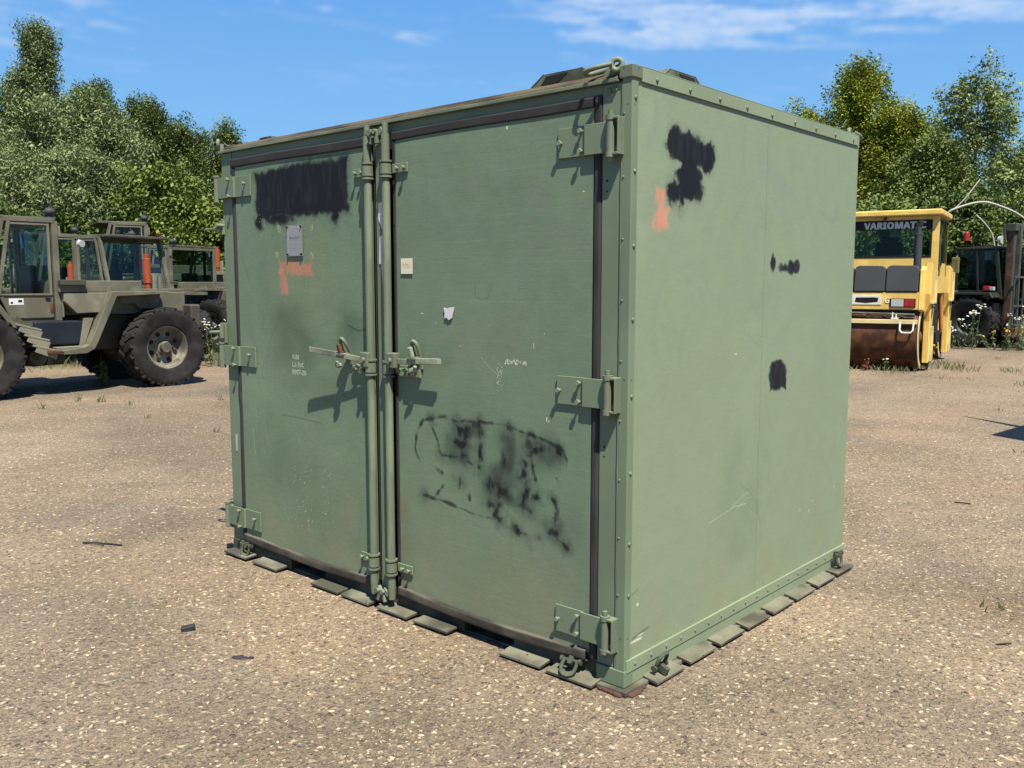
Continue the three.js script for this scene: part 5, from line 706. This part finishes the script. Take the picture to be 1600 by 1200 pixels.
tree('willow_tree', 'silvery willow at the left edge of the photo', 'tree', -35.5, -7.2, { seed: 4, h: 8.9, y0: 0.6, boughs: 140, tufts: 3, per: 32, size: 0.55, shape: dome(3.2), clump: CL.willow, tone: WIL, tone2: WIL2, rise: 0.9 });
const pop = (seed, h, r, o = {}) => ({ seed, h, y0: 0.8, boughs: 105, tufts: 3, per: 32, size: 0.52, stretch: 1.5, pow: 1.05, shape: (t) => r * (t < 0.6 ? 0.82 + 0.3 * t : lerp(1, 0.16, (t - 0.6) / 0.4)), rise: 1.0, tone: DK, tone2: DK2, ...o });
tree('poplar_tree', 'dark green poplar rising right behind the tall pointed willow', 'tree', -42.4, -13.6, pop(11, 10.3, 2.9));
tree('poplar_tree', 'dark green poplar left of centre in the dark row, the tallest there', 'tree', -42.2, -16.6, pop(12, 10.7, 2.6));
tree('poplar_tree', 'dark green poplar in the middle of the dark row left of the container', 'tree', -40.6, -18.4, pop(13, 9.8, 2.5));
tree('poplar_tree', 'dark poplar at the right end of the dense dark row', 'tree', -41.0, -20.2, pop(14, 9.2, 1.7, { boughs: 80 }));
tree('poplar_tree', 'thin dark poplar just left of the container with gaps of sky', 'tree', -42.4, -22.2, pop(15, 9.2, 1.25, { boughs: 60, tufts: 2 }));
tree('poplar_tree', 'thin dark poplar standing where the container hides its right half', 'tree', -43.0, -23.9, pop(16, 9.6, 1.5, { boughs: 70 }));
const bush = (seed, h, r, A, B, o = {}) => ({ seed, h, y0: 0.15, boughs: 64, tufts: 3, per: 30, size: 0.42, trunk: 0.05, shape: dome(r), rise: 0.8, tone: A, tone2: B, clump: CL.small, leaf: 0.95, ...o });
tree('bush', 'bright yellow green bush beside the left edge of the container', 'bush', -23.8, -12.4, bush(21, 3.9, 1.7, BR, [0.17, 0.22, 0.05], { boughs: 80 }));
tree('bush', 'green bush with an upright tip behind the loader cabs', 'bush', -25.4, -11.2, bush(22, 4.9, 1.5, MG, BR, { boughs: 80 }));
tree('bush', 'dark green bush behind the cab right of the nearest loader', 'bush', -25.8, -8.6, bush(23, 3.4, 1.9, [0.11, 0.16, 0.04], MG));
tree('bush', 'green bush seen through the cab of the nearest loader', 'bush', -24.4, -6.3, bush(24, 3.1, 1.7, [0.11, 0.16, 0.045], MG));
tree('bush', 'grey green bush at the left edge behind the nearest loader', 'bush', -25.2, -4.4, bush(25, 3.4, 1.7, WIL, MG));
tree('bush', 'low green bush behind the loader by the container', 'bush', -28.5, -14.8, bush(26, 3.0, 2.2, MG, BR, { boughs: 80 }));
const round = (seed, h, r, A, B, o = {}) => ({ seed, h, y0: 0.8, boughs: 115, tufts: 3, per: 32, size: 0.52, stretch: 1.45, pow: 1.0, shape: (t) => r * (t < 0.55 ? 0.9 + 0.18 * t : lerp(1.0, 0.22, Math.pow((t - 0.55) / 0.45, 1.2))), rise: 1.1, tone: A, tone2: B, ...o });
tree('broadleaf_tree', 'yellow green tree with upright shoots above the back corner of the container', 'tree', -14.0, -38.0, round(31, 10.9, 2.7, YG, YG2));
tree('broadleaf_tree', 'yellow green tree half hidden behind the back of the container', 'tree', -15.9, -36.9, round(32, 8.9, 2.0, YG, YG2, { boughs: 90 }));
tree('broadleaf_tree', 'green tree between the yellow green tree and the airy one', 'tree', -11.9, -37.4, round(33, 8.4, 2.3, MG, YG, { boughs: 120 }));
tree('broadleaf_tree', 'tall airy tree on the right with sky showing through its crown', 'tree', -10.6, -43.5, round(34, 11.0, 3.6, [0.19, 0.25, 0.075], [0.27, 0.33, 0.12], { boughs: 80, tufts: 3, per: 20, size: 0.55, clump: CL.sparse, y0: 2.5, shape: (t) => 3.6 * (t < 0.4 ? 0.9 : lerp(0.95, 0.3, (t - 0.4) / 0.6)) }));
tree('broadleaf_tree', 'green tree at the right edge of the photo', 'tree', -8.3, -47.0, round(35, 8.6, 2.8, MG, YG2, { boughs: 110, per: 28 }));
tree('broadleaf_tree', 'dark green tree over the cab roof of the road roller', 'tree', -9.6, -34.2, round(36, 6.6, 2.4, DK2, MG, { boughs: 130 }));
const archTree = tree('bush', 'green shrub behind the forklift with a bare pale branch arching over', 'bush', -6.9, -29.3, bush(41, 4.2, 2.0, [0.11, 0.16, 0.045], MG, { boughs: 90 }));
part('bare_branch', [tube([[0.0, 3.1, 2.7], [0.2, 3.62, 2.85], [0.38, 3.81, 2.8], [0.93, 4.02, 2.27], [1.37, 3.92, 1.9], [1.97, 3.54, 1.42], [2.75, 2.6, 0.85], [3.1, 1.6, 0.6]], 0.034, 60, 7), tube([[0.89, 3.64, 2.37], [1.1, 3.4, 2.25], [1.29, 3.06, 2.1], [1.4, 2.5, 2.0]], 0.025, 20, 6), tube([[0.2, 3.62, 2.85], [0.6, 4.1, 2.6], [0.9, 4.7, 2.2]], 0.018, 20, 6), bar([0.0, 3.1, 2.7], [-0.1, 0, 2.2], 0.04, 0.06)], M.birch, archTree);
tree('bush', 'dark green shrub right behind the forklift cab', 'bush', -8.9, -28.6, bush(42, 4.0, 2.0, DK2, MG, { boughs: 90 }));
tree('bush', 'dark shrub behind the forklift mast at the right edge', 'bush', -5.0, -31.6, bush(43, 4.6, 2.2, DK2, MG, { boughs: 90 }));
tree('bush', 'dark shrub behind the road roller cab', 'bush', -11.4, -29.5, bush(44, 4.2, 2.2, DK2, MG, { boughs: 90 }));
tree('bush', 'tall shrub at the far right behind the forklift forks', 'bush', -2.9, -33.2, bush(45, 5.2, 2.3, DK, MG, { boughs: 90 }));
{ // far wood that reads as one dark mass under the crowns
  const R = rng(90), n = 9000, im = new THREE.InstancedMesh(CL.broad, LEAF, n), q = new THREE.Object3D(), c = new THREE.Color();
  for (let i = 0; i < n; i++) { const a = R() < 0.6 ? lerp(-164, -146, R()) : lerp(-119, -95, R()), d = 50 + 7 * R(), h = 5.2 * (0.75 + 0.35 * fbm(a * 1.3, 4, 3, 7)), y = h * Math.pow(R(), 0.8); q.position.set(1.9 + Math.cos(a * Math.PI / 180) * d, 0.2 + y, 2.76 + Math.sin(a * Math.PI / 180) * d); q.rotation.set(R() * 6, R() * 6, R() * 6); q.scale.setScalar(1.7 + 1.3 * R()); q.updateMatrix(); im.setMatrixAt(i, q.matrix); const b = ALBEDO * (0.7 + 0.6 * R()); im.setColorAt(i, c.setRGB(0.075 * b, 0.115 * b, 0.045 * b)); }
  im.name = 'distant_wood'; im.userData = { kind: 'stuff', label: 'dark far off undergrowth below the crowns of the trees', category: 'undergrowth' }; im.castShadow = im.receiveShadow = true; scene.add(im);
}

/* ---------- weeds, grass and litter ---------- */
function weed(label, x, z, o) {
  const t = thing('wildflower', label, 'wildflower', [x, 0, z], 0), R = rng(o.seed), st = [], lf = [], fl = [];
  for (let i = 0; i < o.n; i++) {
    const a = R() * 6.283, sp = o.spread * Math.sqrt(R()), bx0 = Math.cos(a) * sp * 0.5, bz0 = Math.sin(a) * sp * 0.5, h = o.h * (0.6 + 0.45 * R()), tx = bx0 * 1.6 + (R() - 0.5) * 0.1, tz = bz0 * 1.6 + (R() - 0.5) * 0.1;
    st.push(bar([bx0, 0, bz0], [lerp(bx0, tx, 0.5), h * 0.55, lerp(bz0, tz, 0.5)], 0.007, 0.006, 5), bar([lerp(bx0, tx, 0.5), h * 0.55, lerp(bz0, tz, 0.5)], [tx, h, tz], 0.006, 0.004, 5));
    for (let k = 0; k < 7; k++) { const f = 0.08 + 0.75 * R(), g = leafClump(3, 0.05, o.leaf ?? 0.11, o.seed * 31 + i * 9 + k, 0.32); g.translate(lerp(bx0, tx, f) + (R() - 0.5) * 0.06, h * f, lerp(bz0, tz, f) + (R() - 0.5) * 0.06); lf.push(g); }
    const heads = o.heads ?? 7; for (let k = 0; k < heads; k++) { const fx = tx + (R() - 0.5) * o.umbel, fz = tz + (R() - 0.5) * o.umbel, fy = h + 0.03 + (R() - 0.4) * o.umbel * 0.5; const g = new THREE.IcosahedronGeometry(o.petal * (0.7 + 0.6 * R()), 0); g.scale(1, 0.45, 1).rotateX((R() - 0.5) * 0.9).rotateZ((R() - 0.5) * 0.9).translate(fx, fy, fz); fl.push(g); st.push(bar([tx, h - 0.06, tz], [fx, fy, fz], 0.003, 0.002, 4)); }
  }
  part('stem', st, M.stem, t).userData.kind = 'stuff'; part('leaves', lf, o.leafMat ?? WEEDLEAF, t).userData.kind = 'stuff'; if (fl.length) part('flowers', fl, o.col, t).userData.kind = 'stuff'; return t;
}
const WEEDLEAF = new THREE.MeshPhysicalMaterial({ color: rgb(0.075, 0.11, 0.03), roughness: 0.7, side: THREE.DoubleSide, transmission: 0.25, thickness: 0 }), REDLEAF = mat([0.26, 0.09, 0.055], 0.8, { map: null, side: THREE.DoubleSide });
const WHITE = mat([0.78, 0.78, 0.72], 0.8, { map: null }), YEL = mat([0.72, 0.52, 0.03], 0.8, { map: null });
weed('tall white flowering weed left of the forklift wheel', -4.65, -20.93, { seed: 1, n: 2, h: 0.8, spread: 0.25, umbel: 0.16, petal: 0.024, heads: 7, col: WHITE });
weed('tallest white flowering weed, in front of the forklift wheel', -4.42, -21.14, { seed: 2, n: 3, h: 1.1, spread: 0.25, umbel: 0.2, petal: 0.028, heads: 10, col: WHITE });
weed('short white flowering weed by the back drum of the roller', -4.88, -21.2, { seed: 3, n: 2, h: 0.6, spread: 0.2, umbel: 0.14, petal: 0.024, heads: 6, col: WHITE });
weed('yellow flowering weed in front of the forklift mast', -3.75, -20.95, { seed: 4, n: 4, h: 0.5, spread: 0.5, umbel: 0.12, petal: 0.018, heads: 6, col: YEL });
weed('yellow flowering weed at the right edge before the forklift forks', -3.40, -21.2, { seed: 5, n: 4, h: 0.5, spread: 0.5, umbel: 0.12, petal: 0.018, heads: 5, col: YEL });
weed('white flowering weed at the right edge among the forklift guard bars', -3.55, -21.1, { seed: 6, n: 2, h: 0.9, spread: 0.3, umbel: 0.14, petal: 0.022, heads: 5, col: WHITE });
weed('tall thin white flowering weed at the far right edge', -3.35, -21.6, { seed: 16, n: 3, h: 1.05, spread: 0.3, umbel: 0.14, petal: 0.022, heads: 5, col: WHITE });
weed('yellow flowering weed at the right end of the near roller drum', -3.78, -14.72, { seed: 7, n: 9, h: 0.50, spread: 0.34, umbel: 0.14, petal: 0.024, heads: 8, col: YEL, leaf: 0.09 });
weed('small yellow flowering weed under the yoke of the near roller drum', -3.50, -14.75, { seed: 8, n: 4, h: 0.55, spread: 0.16, umbel: 0.14, petal: 0.024, heads: 7, col: YEL });
weed('reddish dry weed in front of the near roller drum', -4.35, -14.15, { seed: 9, n: 7, h: 0.28, spread: 0.55, umbel: 0.08, petal: 0.014, heads: 3, col: mat([0.3, 0.14, 0.08], 0.9, { map: null }), leafMat: REDLEAF });
weed('small white weed in front of the middle of the near drum', -3.98, -14.2, { seed: 10, n: 4, h: 0.24, spread: 0.34, umbel: 0.08, petal: 0.022, heads: 4, col: WHITE });
weed('white flowering weed clump between the loader wheel and the container', -13.9, -6.3, { seed: 11, n: 9, h: 0.95, spread: 0.5, umbel: 0.16, petal: 0.02, heads: 6, col: WHITE });
weed('taller white flowering weed touching the left edge of the container', -13.55, -6.75, { seed: 12, n: 9, h: 1.15, spread: 0.5, umbel: 0.16, petal: 0.02, heads: 6, col: WHITE });
weed('white flowering weed just above the rear wheel of the nearest loader', -15.1, -5.9, { seed: 13, n: 4, h: 1.2, spread: 0.4, umbel: 0.16, petal: 0.022, heads: 6, col: WHITE });
weed('leafy green weed in front of the rear wheel of the nearest loader', -12.1, -3.35, { seed: 14, n: 4, h: 0.46, spread: 0.12, umbel: 0.02, petal: 0.006, heads: 1, col: YEL, leaf: 0.13 });
{ // short dry grass and tufts
  const R = rng(55), pos = [], idx = [], blade = (x, z, h, w) => { const a = R() * 6.28, b = R() * 6.28, l = h * (0.2 + 0.6 * R()), k = pos.length / 3, dx = Math.cos(a) * w, dz = Math.sin(a) * w, lx = Math.cos(b) * l, lz = Math.sin(b) * l; pos.push(x - dx, 0, z - dz, x + dx, 0, z + dz, x + lx * 0.4 + dx * 0.7, h * 0.6, z + lz * 0.4 + dz * 0.7, x + lx, h, z + lz); idx.push(k, k + 1, k + 2, k, k + 2, k + 3); };
  const tuft = (x, z, n, h, r) => { for (let i = 0; i < n; i++) { const a = R() * 6.28, q = r * Math.sqrt(R()); blade(x + Math.cos(a) * q, z + Math.sin(a) * q, h * (0.4 + 0.8 * R()), 0.004 + 0.003 * R()); } };
  for (const [x, z, n, h, r] of [[-9.2, -3.67, 12, 0.09, 0.06], [-8.3, -2.2, 8, 0.06, 0.05], [-10.2, -2.5, 14, 0.11, 0.08], [-10.1, -1.7, 12, 0.10, 0.07], [-10.5, -2.3, 9, 0.12, 0.04], [-6.8, -2.2, 8, 0.07, 0.05], [-9.6, -2.6, 10, 0.1, 0.06], [-3.3, -15.2, 90, 0.14, 0.35], [-2.9, -14.9, 60, 0.11, 0.3], [-2.2, -15.3, 50, 0.10, 0.2], [-3.8, -13.9, 90, 0.12, 0.4], [-4.4, -13.9, 60, 0.1, 0.4], [-1.6, -15.6, 60, 0.12, 0.3], [-1.0, -9.6, 8, 0.06, 0.05], [-0.1, -6.6, 6, 0.05, 0.05], [-1.5, -13.0, 20, 0.08, 0.12], [0.85, -1.95, 10, 0.04, 0.1]]) tuft(x, z, n, h, r);
  for (let i = 0; i < 2800; i++) { const a = (R() < 0.5 ? lerp(-164, -152, R()) : lerp(-121, -94, R())) * Math.PI / 180, d = lerp(16, 32, R()), x = 1.9 + Math.cos(a) * d, z = 2.76 + Math.sin(a) * d, g = grassy(x, z); if (R() < g * 0.9 + 0.004) tuft(x, z, 18, lerp(0.08, 0.34, R() * g), 0.3); }
  const g = new THREE.BufferGeometry(); g.setAttribute('position', new THREE.Float32BufferAttribute(pos, 3)); g.setIndex(idx); g.computeVertexNormals();
  const m = new THREE.Mesh(g, new THREE.MeshPhysicalMaterial({ color: rgb(0.13, 0.135, 0.05), roughness: 0.8, side: THREE.DoubleSide, transmission: 0.2, thickness: 0 })); m.name = 'grass'; m.castShadow = m.receiveShadow = true; m.userData = { kind: 'stuff', label: 'dry grass tufts along the edges of the yard', category: 'grass' }; scene.add(m);
}
const loose = (name, label, cat, gs, m, pos, turn = 0) => { const o = part(name, gs, m, scene); o.name = numbered(name); o.position.set(...pos); o.rotation.y = turn; o.userData = { label, category: cat }; return o; };
const chunk = (seed, a, b, c) => { const R = rng(seed), g = new THREE.IcosahedronGeometry(1, 1), p = g.attributes.position, m = new Map(); for (let i = 0; i < p.count; i++) { const k = [p.getX(i), p.getY(i), p.getZ(i)].map((v) => v.toFixed(3)).join(); if (!m.has(k)) m.set(k, 0.72 + 0.5 * R()); const s = m.get(k); p.setXYZ(i, p.getX(i) * s * a, Math.max(-0.25, p.getY(i)) * s * b, p.getZ(i) * s * c); } g.computeVertexNormals(); return g; };
loose('twig', 'thin dark twig lying on the gravel left of the container', 'twig', [tube([[-0.13, 0.007, 0], [-0.05, 0.012, 0.004], [0.04, 0.008, -0.004], [0.13, 0.006, 0.003]], 0.0055, 24, 6), tube([[-0.04, 0.012, 0], [-0.01, 0.014, 0.02], [0.03, 0.006, 0.03]], 0.003, 10, 5)], M.twig, [-3.5, 0, 0.46], 0.55);
loose('stone', 'dark slate coloured stone on the gravel in front of the container', 'stone', [box(0.062, 0.024, 0.034, 0, 0.011, 0, 0.006, [0.05, 0.2, 0.1])], M.slate, [-1.845, 0, 0.80], 0.9);
loose('rag', 'flattened dark scrap on the gravel below the dark stone', 'scrap', [chunk(5, 0.035, 0.01, 0.02), chunk(6, 0.02, 0.008, 0.012).translate(0.045, 0, 0.005)], mat([0.045, 0.035, 0.045], 0.9), [-1.4, 0, 0.81], 0.7);
loose('stone', 'brown lump of earth near the bottom edge right of centre', 'stone', [chunk(8, 0.022, 0.012, 0.016)], mat([0.10, 0.07, 0.055], 0.95), [0.66, 0, 0.33], 0.4);
loose('stick', 'short dark stick on the gravel right of the container', 'stick', [tube([[-0.07, 0.006, 0], [0, 0.012, 0.01], [0.07, 0.006, -0.005]], 0.006, 12, 6)], M.twig, [0.08, 0, -4.13], 0.2).scale.setScalar(0.75);
loose('stick', 'short dark stick beside the bare patch at the right edge', 'stick', [tube([[-0.05, 0.005, 0], [0, 0.01, 0.008], [0.05, 0.005, 0]], 0.005, 12, 6)], M.twig, [0.97, 0, -1.5], 0.9).scale.setScalar(0.75);
loose('litter', 'white scrap lying under the nearest loader', 'litter', [chunk(12, 0.10, 0.012, 0.035)], M.paper, [-11.9, 0, -2.35], 0.4);
{ // just beyond the right edge: unseen plate and bar, added to cast a pointed shadow
  const t = thing('shadow_plate', 'added stand-in plate beyond the right edge, shaped to cast the pointed shadow', 'shadow_caster', [0, 0, 0]);
  const k = 2.6;
  const P = (x, z, y = k) => [x + SUN_DIR.x / SUN_DIR.y * y, y, z + SUN_DIR.z / SUN_DIR.y * y];
  const quad = [P(-0.57, -7.52), P(0.55, -6.95), P(1.1, -8.6), P(-0.42, -8.95)];
  const caster_plate = new THREE.BufferGeometry(), v = []; for (const dy of [0, 0.04]) for (const q of quad) v.push(q[0], q[1] + dy, q[2]); caster_plate.setAttribute('position', new THREE.Float32BufferAttribute(v, 3)); caster_plate.setIndex([0, 1, 2, 0, 2, 3, 4, 6, 5, 4, 7, 6, 0, 5, 1, 0, 4, 5, 1, 6, 2, 1, 5, 6, 2, 7, 3, 2, 6, 7, 3, 4, 0, 3, 7, 4]); const dk = caster_plate.toNonIndexed(); dk.computeVertexNormals();
  M.forkGrey.side = THREE.DoubleSide;
  part('caster_plate', [dk], M.forkGrey, t);
  part('lever', [bar(P(-1.2, -8.81, 2.6), P(-0.3, -8.22, 2.6), 0.012, 0.07)], M.forkGrey, t);
  part('leg', [bar([2.3, 0, -6.2], [2.3, 2.6, -6.6], 0.05), bar([2.5, 0, -7.4], [2.3, 2.6, -7.5], 0.05)], M.forkGrey, t);
}
renderer.render(scene, camera);
